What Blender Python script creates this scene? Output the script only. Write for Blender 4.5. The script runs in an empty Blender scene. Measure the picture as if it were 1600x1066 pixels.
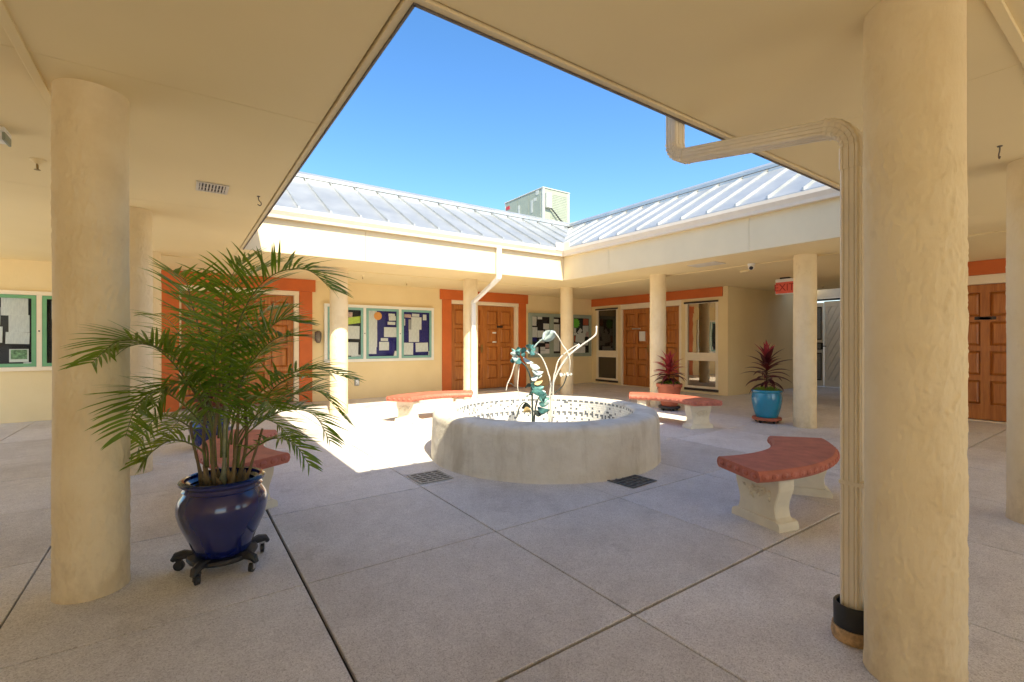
import bpy, math, random
from mathutils import Vector, Matrix, noise

R = math.radians
random.seed(11)
scene = bpy.context.scene
col = scene.collection

# ------------------------------------------------------------------ camera, sky, sun, exposure
CAM_H = 1.25
F_PX = 739.0                       # focal length in pixels of the 1600 px wide photograph
YAW = R(35.13)
cam_d = bpy.data.cameras.new('camera')
cam_d.sensor_width = 36.0
cam_d.lens = 36.0 * F_PX / 1600.0
cam_d.clip_start = 0.05
cam_d.clip_end = 2000
cam = bpy.data.objects.new('camera', cam_d)
cam.location = (0, 0, CAM_H)
cam.rotation_euler = (R(90), 0, -YAW)
col.objects.link(cam)
scene.camera = cam

SUN_FROM = Vector((-0.57, -2.77, 3.10)).normalized()
SUN_EL = math.asin(SUN_FROM.z)
world = bpy.data.worlds.new('World')
scene.world = world
world.use_nodes = True
wn = world.node_tree
wn.nodes.clear()
w_out = wn.nodes.new('ShaderNodeOutputWorld')
w_bg = wn.nodes.new('ShaderNodeBackground')
w_sky = wn.nodes.new('ShaderNodeTexSky')
w_sky.sky_type = 'NISHITA'
w_sky.sun_disc = False
w_sky.sun_elevation = SUN_EL
w_sky.sun_rotation = math.atan2(SUN_FROM.x, SUN_FROM.y)
w_sky.air_density = 1.0
w_sky.dust_density = 1.0
w_sky.ozone_density = 2.5
w_bg.inputs['Strength'].default_value = 0.055
w_hs = wn.nodes.new('ShaderNodeHueSaturation')
w_hs.inputs['Saturation'].default_value = 1.25
wn.links.new(w_sky.outputs[0], w_hs.inputs['Color'])
wn.links.new(w_hs.outputs[0], w_bg.inputs['Color'])
wn.links.new(w_bg.outputs[0], w_out.inputs['Surface'])

sun_d = bpy.data.lights.new('sun', 'SUN')
sun_d.energy = 2.0
sun_d.angle = R(0.5)
sun_d.color = (1.0, 0.88, 0.66)
sun = bpy.data.objects.new('sun', sun_d)
sun.rotation_euler = SUN_FROM.to_track_quat('Z', 'Y').to_euler()
sun.location = (0, -5, 20)
col.objects.link(sun)

vs = scene.view_settings
vs.view_transform = 'Standard'
vs.look = 'None'
vs.exposure = 2.52
vs.gamma = 1.0
vs.use_curve_mapping = False
cy = scene.cycles
cy.max_bounces = 14
cy.diffuse_bounces = 7
cy.use_adaptive_sampling = True
cy.adaptive_threshold = 0.015
cy.glossy_bounces = 4
cy.transmission_bounces = 6
cy.transparent_max_bounces = 12
cy.use_denoising = True
cy.sample_clamp_indirect = 6.0

# ------------------------------------------------------------------ coordinates
# X runs along the back wing (to the right), Y runs along the right wing (away); camera stands at 0,0
FWD = Vector((math.sin(YAW), math.cos(YAW), 0))
RGT = Vector((math.cos(YAW), -math.sin(YAW), 0))
CE = 2.5                           # soffit height
A0, A1 = 0.70, 6.42                # courtyard opening in x
B0, B1 = 1.62, 7.30                # courtyard opening in y
XC = [-0.36, 2.245, 4.85, 7.46]    # column lines
YC = [0.585, 3.18, 5.77, 8.36]
WB = 10.30                         # back wall face (y)
WR = 10.20                         # right wall face (x)
WL = -3.10                         # left wall face (x)
WN = -3.60                         # unseen near wall (y), given added openings to let light in
PS0, PS1 = 3.60, 5.97              # passage through the right wing (y)
FC = Vector((3.40, 4.20, 0))       # fountain centre

# ------------------------------------------------------------------ materials
MATS = {}
def nodes_of(name):
    m = bpy.data.materials.new(name)
    m.use_nodes = True
    nt = m.node_tree
    return m, nt, nt.nodes['Principled BSDF']

def ramp(nt, fac, stops):
    r = nt.nodes.new('ShaderNodeValToRGB')
    el = r.color_ramp.elements
    while len(el) < len(stops):
        el.new(0.5)
    for e, (p, c) in zip(el, stops):
        e.position = p
        e.color = (c[0], c[1], c[2], 1)
    nt.links.new(fac, r.inputs['Fac'])
    return r.outputs['Color']

def noise_tex(nt, coord, scale, detail=4, rough=0.6, stretch=None):
    n = nt.nodes.new('ShaderNodeTexNoise')
    n.inputs['Scale'].default_value = scale
    n.inputs['Detail'].default_value = detail
    n.inputs['Roughness'].default_value = rough
    if stretch:
        mp = nt.nodes.new('ShaderNodeMapping')
        mp.inputs['Scale'].default_value = stretch
        nt.links.new(coord, mp.inputs['Vector'])
        coord = mp.outputs[0]
    nt.links.new(coord, n.inputs['Vector'])
    return n.outputs['Fac']

def mixc(nt, fac, a, b, mode='MIX'):
    m = nt.nodes.new('ShaderNodeMix')
    m.data_type = 'RGBA'
    m.blend_type = mode
    for sock, v in ((m.inputs[0], fac), (m.inputs[6], a), (m.inputs[7], b)):
        if hasattr(v, 'links') or isinstance(v, bpy.types.NodeSocket):
            nt.links.new(v, sock)
        elif isinstance(v, (int, float)):
            sock.default_value = v
        else:
            sock.default_value = (v[0], v[1], v[2], 1)
    return m.outputs[2]

def bump(nt, bsdf, height, strength=0.3, dist=0.01):
    b = nt.nodes.new('ShaderNodeBump')
    b.inputs['Strength'].default_value = strength
    b.inputs['Distance'].default_value = dist
    nt.links.new(height, b.inputs['Height'])
    nt.links.new(b.outputs[0], bsdf.inputs['Normal'])

def texco(nt, which='Object'):
    return nt.nodes.new('ShaderNodeTexCoord').outputs[which]

def geo_pos(nt):
    return nt.nodes.new('ShaderNodeNewGeometry').outputs['Position']

def mat_plain(name, colr, rough=0.6, metal=0.0, var=0.12, vscale=6.0, bumps=0.0, bscale=60.0, coat=0.0, stretch=None, spec=None):
    m, nt, b = nodes_of(name)
    pos = geo_pos(nt)
    f = noise_tex(nt, pos, vscale, 5, 0.6, stretch)
    lo = [max(0, c * (1 - var)) for c in colr]
    hi = [min(1, c * (1 + var)) for c in colr]
    nt.links.new(ramp(nt, f, [(0.3, lo), (0.7, hi)]), b.inputs['Base Color'])
    b.inputs['Roughness'].default_value = rough
    b.inputs['Metallic'].default_value = metal
    b.inputs['Coat Weight'].default_value = coat
    b.inputs['Coat Roughness'].default_value = 0.05
    if spec is not None:
        b.inputs['Specular IOR Level'].default_value = spec
    if bumps:
        bump(nt, b, noise_tex(nt, pos, bscale, 4, 0.6), bumps, 0.004)
    MATS[name] = m
    return m

CREAM = (0.80, 0.665, 0.43)
def make_materials():
    # stucco walls
    m, nt, b = nodes_of('wall_stucco')
    pos = geo_pos(nt)
    f = noise_tex(nt, pos, 1.3, 5, 0.6)
    c = ramp(nt, f, [(0.3, (0.77, 0.615, 0.33)), (0.7, (0.83, 0.675, 0.385))])
    nt.links.new(c, b.inputs['Base Color'])
    b.inputs['Roughness'].default_value = 0.85
    bump(nt, b, noise_tex(nt, pos, 45, 6, 0.65), 0.35, 0.006)
    MATS['wall'] = m
    # column stucco: the knockdown relief itself is geometry
    m, nt, b = nodes_of('column_stucco')
    pos = geo_pos(nt)
    f = noise_tex(nt, pos, 4, 6, 0.65)
    c = ramp(nt, f, [(0.25, (0.74, 0.60, 0.36)), (0.55, (0.81, 0.68, 0.44)), (0.8, (0.84, 0.72, 0.49))])
    # scuffs and splash dirt, mostly near the floor
    sx = nt.nodes.new('ShaderNodeSeparateXYZ'); nt.links.new(pos, sx.inputs[0])
    mr = nt.nodes.new('ShaderNodeMapRange'); mr.inputs[1].default_value = 0.0; mr.inputs[2].default_value = 0.35
    mr.inputs[3].default_value = 0.22; mr.inputs[4].default_value = 0.0
    nt.links.new(sx.outputs[2], mr.inputs[0])
    ad = nt.nodes.new('ShaderNodeMath'); ad.operation = 'ADD'
    nt.links.new(noise_tex(nt, pos, 7, 7, 0.7, (1, 1, 0.6)), ad.inputs[0]); nt.links.new(mr.outputs[0], ad.inputs[1])
    c = mixc(nt, ramp(nt, ad.outputs[0], [(0.60, (0, 0, 0)), (0.80, (0.5, 0.5, 0.5))]), c, (0.50, 0.37, 0.20))
    nt.links.new(c, b.inputs['Base Color'])
    b.inputs['Roughness'].default_value = 0.8
    bump(nt, b, noise_tex(nt, pos, 55, 7, 0.7, (1.0, 1.0, 0.45)), 0.45, 0.008)
    MATS['column'] = m
    # soffit paint
    m, nt, b = nodes_of('soffit_paint')
    pos = geo_pos(nt)
    f = noise_tex(nt, pos, 0.9, 4, 0.5)
    c = ramp(nt, f, [(0.3, (0.79, 0.65, 0.365)), (0.7, (0.83, 0.69, 0.40))])
    nt.links.new(c, b.inputs['Base Color'])
    b.inputs['Roughness'].default_value = 0.7
    bump(nt, b, noise_tex(nt, pos, 120, 3, 0.6), 0.08, 0.003)
    MATS['soffit'] = m
    # exposed aggregate concrete
    m, nt, b = nodes_of('aggregate_concrete')
    pos = geo_pos(nt)
    oi = nt.nodes.new('ShaderNodeObjectInfo')
    vo = nt.nodes.new('ShaderNodeTexVoronoi')
    vo.inputs['Scale'].default_value = 230
    nt.links.new(pos, vo.inputs['Vector'])
    sep = nt.nodes.new('ShaderNodeSeparateColor')
    nt.links.new(vo.outputs['Color'], sep.inputs[0])
    speck = ramp(nt, sep.outputs[0], [(0.0, (0.46, 0.43, 0.40)), (0.16, (0.60, 0.575, 0.545)), (0.5, (0.69, 0.67, 0.64)), (0.8, (0.74, 0.725, 0.695)), (1.0, (0.81, 0.795, 0.77))])
    big = noise_tex(nt, pos, 1.1, 6, 0.65)
    tone = ramp(nt, big, [(0.28, (0.76, 0.74, 0.72)), (0.45, (0.93, 0.92, 0.91)), (0.62, (1.0, 1.0, 1.0))])
    c1 = mixc(nt, 1.0, speck, tone, 'MULTIPLY')
    fine = noise_tex(nt, pos, 9, 6, 0.7)
    c2 = mixc(nt, 1.0, c1, ramp(nt, fine, [(0.3, (0.90, 0.90, 0.90)), (0.65, (1.04, 1.04, 1.03))]), 'MULTIPLY')
    per = ramp(nt, oi.outputs['Random'], [(0.0, (0.90, 0.885, 0.86)), (0.5, (0.98, 0.98, 0.98)), (1.0, (1.06, 1.06, 1.07))])
    c3 = mixc(nt, 1.0, c2, per, 'MULTIPLY')
    sp = noise_tex(nt, pos, 3.3, 3, 0.5)
    c4 = mixc(nt, ramp(nt, sp, [(0.64, (0, 0, 0)), (0.76, (0.32, 0.32, 0.32))]), c3, (0.25, 0.22, 0.19))
    nt.links.new(c4, b.inputs['Base Color'])
    b.inputs['Roughness'].default_value = 0.7
    bump(nt, b, vo.outputs['Distance'], 0.25, 0.003)
    MATS['slab'] = m
    # wood doors
    m, nt, b = nodes_of('door_wood')
    pos = geo_pos(nt)
    g = noise_tex(nt, pos, 9, 7, 0.65, (3.0, 3.0, 0.22))
    c = ramp(nt, g, [(0.25, (0.26, 0.075, 0.014)), (0.5, (0.42, 0.145, 0.028)), (0.75, (0.54, 0.215, 0.05))])
    nt.links.new(c, b.inputs['Base Color'])
    b.inputs['Roughness'].default_value = 0.38
    bump(nt, b, g, 0.08, 0.003)
    MATS['wood'] = m
    # paper with faint lines of print
    m, nt, b = nodes_of('paper')
    tc = texco(nt, 'Object')
    w = nt.nodes.new('ShaderNodeTexWave')
    w.bands_direction = 'Z'
    w.inputs['Scale'].default_value = 22
    w.inputs['Distortion'].default_value = 0.0
    nt.links.new(tc, w.inputs['Vector'])
    n1 = noise_tex(nt, tc, 60, 2, 0.5, (1, 1, 0.2))
    mth = nt.nodes.new('ShaderNodeMath'); mth.operation = 'MULTIPLY'
    nt.links.new(w.outputs['Fac'], mth.inputs[0]); nt.links.new(n1, mth.inputs[1])
    c = ramp(nt, mth.outputs[0], [(0.33, (0.80, 0.79, 0.77)), (0.52, (0.55, 0.55, 0.56))])
    nt.links.new(c, b.inputs['Base Color'])
    b.inputs['Roughness'].default_value = 0.8
    MATS['paper'] = m
    # display glass: clear with a thin reflection
    m = bpy.data.materials.new('display_glass'); m.use_nodes = True
    nt = m.node_tree; nt.nodes.clear()
    o = nt.nodes.new('ShaderNodeOutputMaterial')
    mx = nt.nodes.new('ShaderNodeMixShader')
    tr = nt.nodes.new('ShaderNodeBsdfTransparent')
    gl = nt.nodes.new('ShaderNodeBsdfGlossy'); gl.inputs['Roughness'].default_value = 0.02
    tr.inputs['Color'].default_value = (0.96, 0.98, 0.97, 1)
    fr = nt.nodes.new('ShaderNodeFresnel'); fr.inputs['IOR'].default_value = 1.18
    nt.links.new(fr.outputs[0], mx.inputs[0]); nt.links.new(tr.outputs[0], mx.inputs[1]); nt.links.new(gl.outputs[0], mx.inputs[2])
    nt.links.new(mx.outputs[0], o.inputs['Surface'])
    MATS['glass'] = m
    # tinted window glass
    for gname, gmix in (('tinted', 0.36), ('tinted_dark', 0.12)):
     m = bpy.data.materials.new('tinted_window_glass'); m.use_nodes = True
     nt = m.node_tree; nt.nodes.clear()
     o = nt.nodes.new('ShaderNodeOutputMaterial')
     mx = nt.nodes.new('ShaderNodeMixShader'); mx.inputs[0].default_value = gmix
     df = nt.nodes.new('ShaderNodeBsdfDiffuse'); df.inputs['Color'].default_value = (0.012, 0.008, 0.006, 1)
     gl = nt.nodes.new('ShaderNodeBsdfGlossy'); gl.inputs['Roughness'].default_value = 0.015
     gl.inputs['Color'].default_value = (0.95, 0.88, 0.78, 1)
     wv = noise_tex(nt, geo_pos(nt), 2.2, 2, 0.5)
     bp = nt.nodes.new('ShaderNodeBump'); bp.inputs['Strength'].default_value = 0.04; bp.inputs['Distance'].default_value = 0.02
     nt.links.new(wv, bp.inputs['Height']); nt.links.new(bp.outputs[0], gl.inputs['Normal'])
     nt.links.new(df.outputs[0], mx.inputs[1]); nt.links.new(gl.outputs[0], mx.inputs[2])
     nt.links.new(mx.outputs[0], o.inputs['Surface'])
     MATS[gname] = m
    # leaves
    def leaf(name, lo, hi, trans, rough=0.4, tw=0.35):
        m, nt, b = nodes_of(name)
        pos = geo_pos(nt)
        oi = nt.nodes.new('ShaderNodeObjectInfo')
        f = noise_tex(nt, pos, 7, 4, 0.6)
        c = ramp(nt, f, [(0.3, lo), (0.7, hi)])
        c = mixc(nt, 1.0, c, ramp(nt, oi.outputs['Random'], [(0, (0.75, 0.78, 0.7)), (1, (1.25, 1.15, 1.0))]), 'MULTIPLY')
        nt.links.new(c, b.inputs['Base Color'])
        b.inputs['Roughness'].default_value = rough
        t = nt.nodes.new('ShaderNodeBsdfTranslucent')
        t.inputs['Color'].default_value = (*trans, 1)
        mx = nt.nodes.new('ShaderNodeMixShader'); mx.inputs[0].default_value = tw
        out = nt.nodes['Material Output']
        nt.links.new(b.outputs[0], mx.inputs[1]); nt.links.new(t.outputs[0], mx.inputs[2])
        nt.links.new(mx.outputs[0], out.inputs['Surface'])
        MATS[name] = m
    leaf('palm_leaf', (0.045, 0.115, 0.012), (0.15, 0.26, 0.024), (0.33, 0.46, 0.02), 0.30)
    leaf('palm_leaf_pale', (0.11, 0.18, 0.015), (0.21, 0.29, 0.03), (0.32, 0.40, 0.02), 0.4)
    leaf('cordyline_dark', (0.045, 0.010, 0.014), (0.12, 0.025, 0.032), (0.25, 0.03, 0.03), 0.35, 0.22)
    leaf('cordyline_red', (0.24, 0.03, 0.04), (0.45, 0.06, 0.08), (0.5, 0.05, 0.05), 0.4, 0.3)
    leaf('lime_cover', (0.16, 0.30, 0.02), (0.34, 0.50, 0.04), (0.4, 0.55, 0.03), 0.5, 0.3)
    # metal roof
    m, nt, b = nodes_of('roof_metal')
    pos = geo_pos(nt)
    f = noise_tex(nt, pos, 2.2, 6, 0.7)
    nt.links.new(ramp(nt, f, [(0.3, (0.43, 0.45, 0.44)), (0.7, (0.54, 0.555, 0.54))]), b.inputs['Base Color'])
    b.inputs['Metallic'].default_value = 0.68
    nt.links.new(ramp(nt, f, [(0.3, (0.36,) * 3), (0.7, (0.46,) * 3)]), b.inputs['Roughness'])
    MATS['roof'] = m
    # fountain stucco with waterline stains
    m, nt, b = nodes_of('fountain_stucco')
    pos = geo_pos(nt)
    f = noise_tex(nt, pos, 3.5, 6, 0.65)
    c = ramp(nt, f, [(0.28, (0.60, 0.56, 0.47)), (0.5, (0.70, 0.66, 0.56)), (0.75, (0.78, 0.745, 0.65))])
    st = noise_tex(nt, pos, 2.0, 5, 0.65, (1.6, 1.6, 0.35))
    c = mixc(nt, ramp(nt, st, [(0.50, (0, 0, 0)), (0.68, (0.6, 0.6, 0.6))]), c, (0.42, 0.36, 0.26))
    nt.links.new(c, b.inputs['Base Color'])
    b.inputs['Roughness'].default_value = 0.75
    bump(nt, b, noise_tex(nt, pos, 16, 8, 0.68), 0.6, 0.02)
    MATS['fountain'] = m
    P = mat_plain
    P('fascia', (0.75, 0.63, 0.40), 0.6, var=0.04, vscale=2, bumps=0.05, bscale=80)
    P('gutter', (0.72, 0.65, 0.54), 0.35, var=0.04, spec=0.5)
    P('downspout', (0.80, 0.72, 0.57), 0.4, var=0.07, vscale=3)
    P('downspout_white', (0.80, 0.79, 0.76), 0.4, var=0.05, vscale=3)
    P('drip', (0.13, 0.11, 0.10), 0.5, var=0.2)
    P('orange', (0.56, 0.125, 0.018), 0.55, var=0.09, vscale=3, bumps=0.1, bscale=60)
    P('cream_frame', (0.82, 0.71, 0.52), 0.5, var=0.04)
    P('dark_bronze', (0.035, 0.022, 0.018), 0.4, var=0.2)
    P('joint', (0.045, 0.036, 0.028), 0.95, var=0.3, vscale=14)
    P('ground_pale', (0.66, 0.62, 0.55), 0.95, var=0.12, vscale=2)  # unseen paved ground, paled to bounce more sunlight into the walkways
    P('threshold', (0.36, 0.32, 0.29), 0.6, var=0.15, vscale=12)
    P('board_white', (0.78, 0.79, 0.74), 0.4, var=0.04)
    P('board_teal', (0.20, 0.42, 0.38), 0.4, var=0.08)
    P('board_green', (0.14, 0.36, 0.17), 0.45, var=0.08)
    P('board_grey_green', (0.30, 0.37, 0.31), 0.45, var=0.08)
    P('navy_felt', (0.022, 0.018, 0.17), 0.9, var=0.15, vscale=20)
    P('black_felt', (0.022, 0.021, 0.026), 0.9, var=0.15, vscale=20)
    P('paper_lime', (0.55, 0.68, 0.08), 0.7, var=0.15, vscale=25)
    P('paper_orange', (0.85, 0.38, 0.10), 0.7, var=0.08, vscale=20)
    P('paper_green', (0.18, 0.62, 0.06), 0.7, var=0.15, vscale=25)
    P('paper_red', (0.55, 0.12, 0.05), 0.7, var=0.2, vscale=25)
    P('paper_leafy', (0.20, 0.34, 0.18), 0.7, var=0.7, vscale=28)
    P('paper_pink', (0.62, 0.42, 0.40), 0.7, var=0.3, vscale=28)
    P('plastic_white', (0.80, 0.79, 0.75), 0.4, var=0.03)
    P('plastic_grey', (0.36, 0.36, 0.34), 0.5, var=0.06)
    P('black_plastic', (0.018, 0.018, 0.020), 0.45, var=0.2)
    P('black_iron', (0.022, 0.021, 0.022), 0.5, var=0.3, vscale=30)
    P('steel', (0.55, 0.55, 0.55), 0.3, metal=0.9, var=0.08)
    P('terracotta_seat', (0.45, 0.135, 0.085), 0.55, var=0.20, vscale=9, bumps=0.08, bscale=60)
    P('cast_stone', (0.74, 0.69, 0.54), 0.75, var=0.07, vscale=8, bumps=0.15, bscale=70)
    P('blue_glaze', (0.008, 0.014, 0.105), 0.14, var=0.25, vscale=4, coat=0.8)
    P('teal_glaze', (0.012, 0.235, 0.38), 0.2, var=0.16, vscale=5, coat=0.7)
    P('terracotta', (0.40, 0.105, 0.05), 0.6, var=0.14, vscale=8)
    P('soil', (0.035, 0.024, 0.016), 0.95, var=0.4, vscale=30, bumps=0.8, bscale=60)
    P('cane', (0.30, 0.31, 0.19), 0.6, var=0.25, vscale=9, stretch=(1, 1, 3))
    P('cane_base', (0.17, 0.12, 0.055), 0.75, var=0.35, vscale=18, stretch=(2, 2, 0.6))
    P('rachis', (0.13, 0.15, 0.03), 0.5, var=0.25, vscale=9)
    P('cordy_stem', (0.14, 0.085, 0.06), 0.7, var=0.2)
    P('tile_white', (0.78, 0.78, 0.74), 0.25, var=0.10, vscale=30, coat=0.3)
    P('tile_blue', (0.13, 0.145, 0.17), 0.25, var=0.3, vscale=30, coat=0.3)
    P('grout', (0.62, 0.61, 0.56), 0.8, var=0.08)
    P('pebble', (0.66, 0.64, 0.58), 0.7, var=0.25, vscale=40)
    P('sculpt_teal', (0.06, 0.17, 0.165), 0.45, metal=0.3, var=0.55, vscale=26)
    P('sculpt_pale', (0.42, 0.53, 0.53), 0.5, metal=0.2, var=0.35, vscale=22)
    P('sculpt_dark', (0.045, 0.06, 0.055), 0.5, metal=0.4, var=0.4, vscale=20)
    P('sculpt_white', (0.66, 0.64, 0.58), 0.5, metal=0.1, var=0.12, vscale=14)
    P('sculpt_gold', (0.60, 0.44, 0.20), 0.5, metal=0.2, var=0.2, vscale=14)
    P('grate', (0.40, 0.39, 0.35), 0.6, metal=0.1, var=0.25, vscale=20)
    P('grate_dark', (0.13, 0.14, 0.14), 0.6, metal=0.3, var=0.25, vscale=20)
    P('ac_paint', (0.27, 0.31, 0.245), 0.5, var=0.06)
    P('ac_light', (0.42, 0.45, 0.41), 0.5, var=0.04)
    P('red_badge', (0.42, 0.03, 0.03), 0.5, var=0.1)
    P('deck', (0.45, 0.44, 0.42), 0.8, var=0.1)
    P('sign_red', (0.78, 0.12, 0.07), 0.5, var=0.06)
    P('sign_letter', (0.42, 0.02, 0.015), 0.5, var=0.05)
    P('gate_white', (0.74, 0.72, 0.66), 0.55, var=0.06, vscale=8)
    P('mesh_grey', (0.25, 0.27, 0.27), 0.6, var=0.35, vscale=40)
    P('rust', (0.50, 0.33, 0.17), 0.85, var=0.5, vscale=30)
    P('lamp_bronze', (0.17, 0.14, 0.11), 0.45, metal=0.5, var=0.2)
    P('vent', (0.66, 0.62, 0.54), 0.5, var=0.05)
    P('hollow_shade', (0.10, 0.09, 0.08), 0.8, var=0.1)  # dark colour standing in for the shade behind slats and under grates
    P('brass', (0.35, 0.24, 0.08), 0.35, metal=0.8, var=0.1)
make_materials()

# ------------------------------------------------------------------ mesh helpers
class MB:
    def __init__(self):
        self.v = []; self.f = []
    def add(self, verts, faces):
        o = len(self.v)
        self.v += [tuple(p) for p in verts]
        self.f += [tuple(i + o for i in fc) for fc in faces]
        return self
    def box(self, x0, y0, z0, x1, y1, z1, M=None):
        vs_ = [Vector(p) for p in ((x0,y0,z0),(x1,y0,z0),(x1,y1,z0),(x0,y1,z0),(x0,y0,z1),(x1,y0,z1),(x1,y1,z1),(x0,y1,z1))]
        if M is not None: vs_ = [M @ p for p in vs_]
        return self.add(vs_, [(0,3,2,1),(4,5,6,7),(0,1,5,4),(1,2,6,5),(2,3,7,6),(3,0,4,7)])
    def cbox(self, x0, y0, z0, x1, y1, z1, c=0.004, M=None):
        cx, cy_, cz = (x0+x1)/2, (y0+y1)/2, (z0+z1)/2
        hx, hy, hz = abs(x1-x0)/2, abs(y1-y0)/2, abs(z1-z0)/2
        c = min(c, hx*0.49, hy*0.49, hz*0.49)
        vs_, idx = [], {}
        for sx in (-1, 1):
            for sy in (-1, 1):
                for sz in (-1, 1):
                    for ax in range(3):
                        e = [hx-c, hy-c, hz-c]; e[ax] += c
                        idx[(sx,sy,sz,ax)] = len(vs_)
                        p = Vector((cx+sx*e[0], cy_+sy*e[1], cz+sz*e[2]))
                        vs_.append(M @ p if M is not None else p)
        fs = []
        def sg(ax, s, b, sb, d, sd):
            t = [0,0,0]; t[ax]=s; t[b]=sb; t[d]=sd
            return tuple(t)
        for ax in range(3):
            b, d = (ax+1)%3, (ax+2)%3
            for s in (-1,1):
                q = [idx[sg(ax,s,b,p,d,r)+(ax,)] for p, r in ((-1,-1),(1,-1),(1,1),(-1,1))]
                fs.append(tuple(q if s>0 else q[::-1]))
            for sb in (-1,1):
                for sd in (-1,1):
                    q = [idx[sg(ax,-1,b,sb,d,sd)+(b,)], idx[sg(ax,1,b,sb,d,sd)+(b,)], idx[sg(ax,1,b,sb,d,sd)+(d,)], idx[sg(ax,-1,b,sb,d,sd)+(d,)]]
                    fs.append(tuple(q if sb*sd>0 else q[::-1]))
        for sx in (-1,1):
            for sy in (-1,1):
                for sz in (-1,1):
                    q = [idx[(sx,sy,sz,a)] for a in range(3)]
                    fs.append(tuple(q if sx*sy*sz>0 else q[::-1]))
        return self.add(vs_, fs)
    def tube(self, pts, rad, n=8, caps=True, up=None):
        pts = [Vector(p) for p in pts]
        if not isinstance(rad, (list, tuple)): rad = [rad]*len(pts)
        ref = Vector((0.12, 0.31, 0.94)).normalized() if up is None else up
        vs_, fs = [], []
        for i, p in enumerate(pts):
            t = (pts[min(i+1, len(pts)-1)] - pts[max(i-1, 0)])
            if t.length < 1e-9: t = Vector((0,0,1))
            t.normalize()
            a = ref - t*ref.dot(t)
            if a.length < 1e-3: a = Vector((1,0,0)) - t*t.x
            a.normalize(); b = t.cross(a); ref = a
            for k in range(n):
                an = 2*math.pi*k/n
                vs_.append(p + (a*math.cos(an)+b*math.sin(an))*rad[i])
        for i in range(len(pts)-1):
            for k in range(n):
                k2 = (k+1)%n
                fs.append((i*n+k, i*n+k2, (i+1)*n+k2, (i+1)*n+k))
        if caps:
            fs.append(tuple(range(n))[::-1]); fs.append(tuple((len(pts)-1)*n+k for k in range(n)))
        return self.add(vs_, fs)
    def sweep(self, frames, prof, caps=True, closed=True):
        """frames: (origin, axis_a, axis_b); prof: list of (a, b)"""
        n = len(prof); vs_, fs = [], []
        for o, a, b in frames:
            for pa, pb in prof: vs_.append(o + a*pa + b*pb)
        for i in range(len(frames)-1):
            for k in range(n if closed else n-1):
                k2 = (k+1)%n
                fs.append((i*n+k, i*n+k2, (i+1)*n+k2, (i+1)*n+k))
        if caps:
            fs.append(tuple(range(n))[::-1]); fs.append(tuple((len(frames)-1)*n+k for k in range(n)))
        return self.add(vs_, fs)
    def lathe(self, prof, n=40, cx=0, cy_=0, z=0, close=False):
        vs_, fs = [], []
        for r, h in prof:
            for k in range(n):
                an = 2*math.pi*k/n
                vs_.append((cx+r*math.cos(an), cy_+r*math.sin(an), z+h))
        m = len(prof)
        for i in range(m if close else m-1):
            i2 = (i+1) % m
            for k in range(n):
                k2 = (k+1)%n
                fs.append((i*n+k, i*n+k2, i2*n+k2, i2*n+k))
        if not close:
            if prof[0][0] > 1e-4: fs.append(tuple(range(n))[::-1])
            if prof[-1][0] > 1e-4: fs.append(tuple((m-1)*n+k for k in range(n)))
        return self.add(vs_, fs)
    def ball(self, c, r, sx=1, sy=1, sz=1, n=8, m=5, M=None):
        vs_, fs = [], []
        for i in range(m+1):
            th = math.pi*i/m
            for k in range(n):
                an = 2*math.pi*k/n
                p = Vector((r*sx*math.sin(th)*math.cos(an), r*sy*math.sin(th)*math.sin(an), r*sz*math.cos(th)))
                if M is not None: p = M @ p
                vs_.append(Vector(c)+p)
        for i in range(m):
            for k in range(n):
                k2 = (k+1)%n
                fs.append((i*n+k, (i+1)*n+k, (i+1)*n+k2, i*n+k2))
        return self.add(vs_, fs)
    def prism(self, poly, fn, t0, t1):
        n = len(poly)
        vs_ = [fn(a, b, t0) for a, b in poly] + [fn(a, b, t1) for a, b in poly]
        fs = [tuple(range(n))[::-1], tuple(range(n, 2*n))]
        for k in range(n):
            k2 = (k+1)%n
            fs.append((k, k2, n+k2, n+k))
        return self.add(vs_, fs)
    def mesh(self, name, smooth=False):
        me = bpy.data.meshes.new(name)
        me.from_pydata(self.v, [], self.f)
        if smooth:
            me.polygons.foreach_set('use_smooth', [True]*len(me.polygons))
            if smooth != 'all':
                try: me.set_sharp_from_angle(angle=R(40))
                except Exception: pass
        me.update()
        return me

def obj(name, mb, mat=None, parent=None, loc=None, rot=None, smooth=False):
    me = mb if isinstance(mb, bpy.types.Mesh) else mb.mesh(name, smooth)
    if mat is not None and len(me.materials) == 0:
        me.materials.append(MATS[mat] if isinstance(mat, str) else mat)
    o = bpy.data.objects.new(name, me)
    col.objects.link(o)
    if parent is not None: o.parent = parent
    if loc is not None: o.location = loc
    if rot is not None: o.rotation_euler = rot
    return o

def tag(o, label=None, cat=None, group=None, kind=None):
    if label: o['label'] = label
    if cat: o['category'] = cat
    if group: o['group'] = group
    if kind: o['kind'] = kind
    return o

def thing(name, label, cat, loc=(0,0,0), rz=0.0, group=None):
    o = bpy.data.objects.new(name, None)
    o.empty_display_size = 0.2
    col.objects.link(o)
    o.location = loc; o.rotation_euler = (0, 0, rz)
    return tag(o, label, cat, group)

def copy_tree(o, parent=None):
    c = o.copy(); col.objects.link(c)
    if parent is not None: c.parent = parent
    for ch in list(o.children):
        copy_tree(ch, c)
    return c

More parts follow.
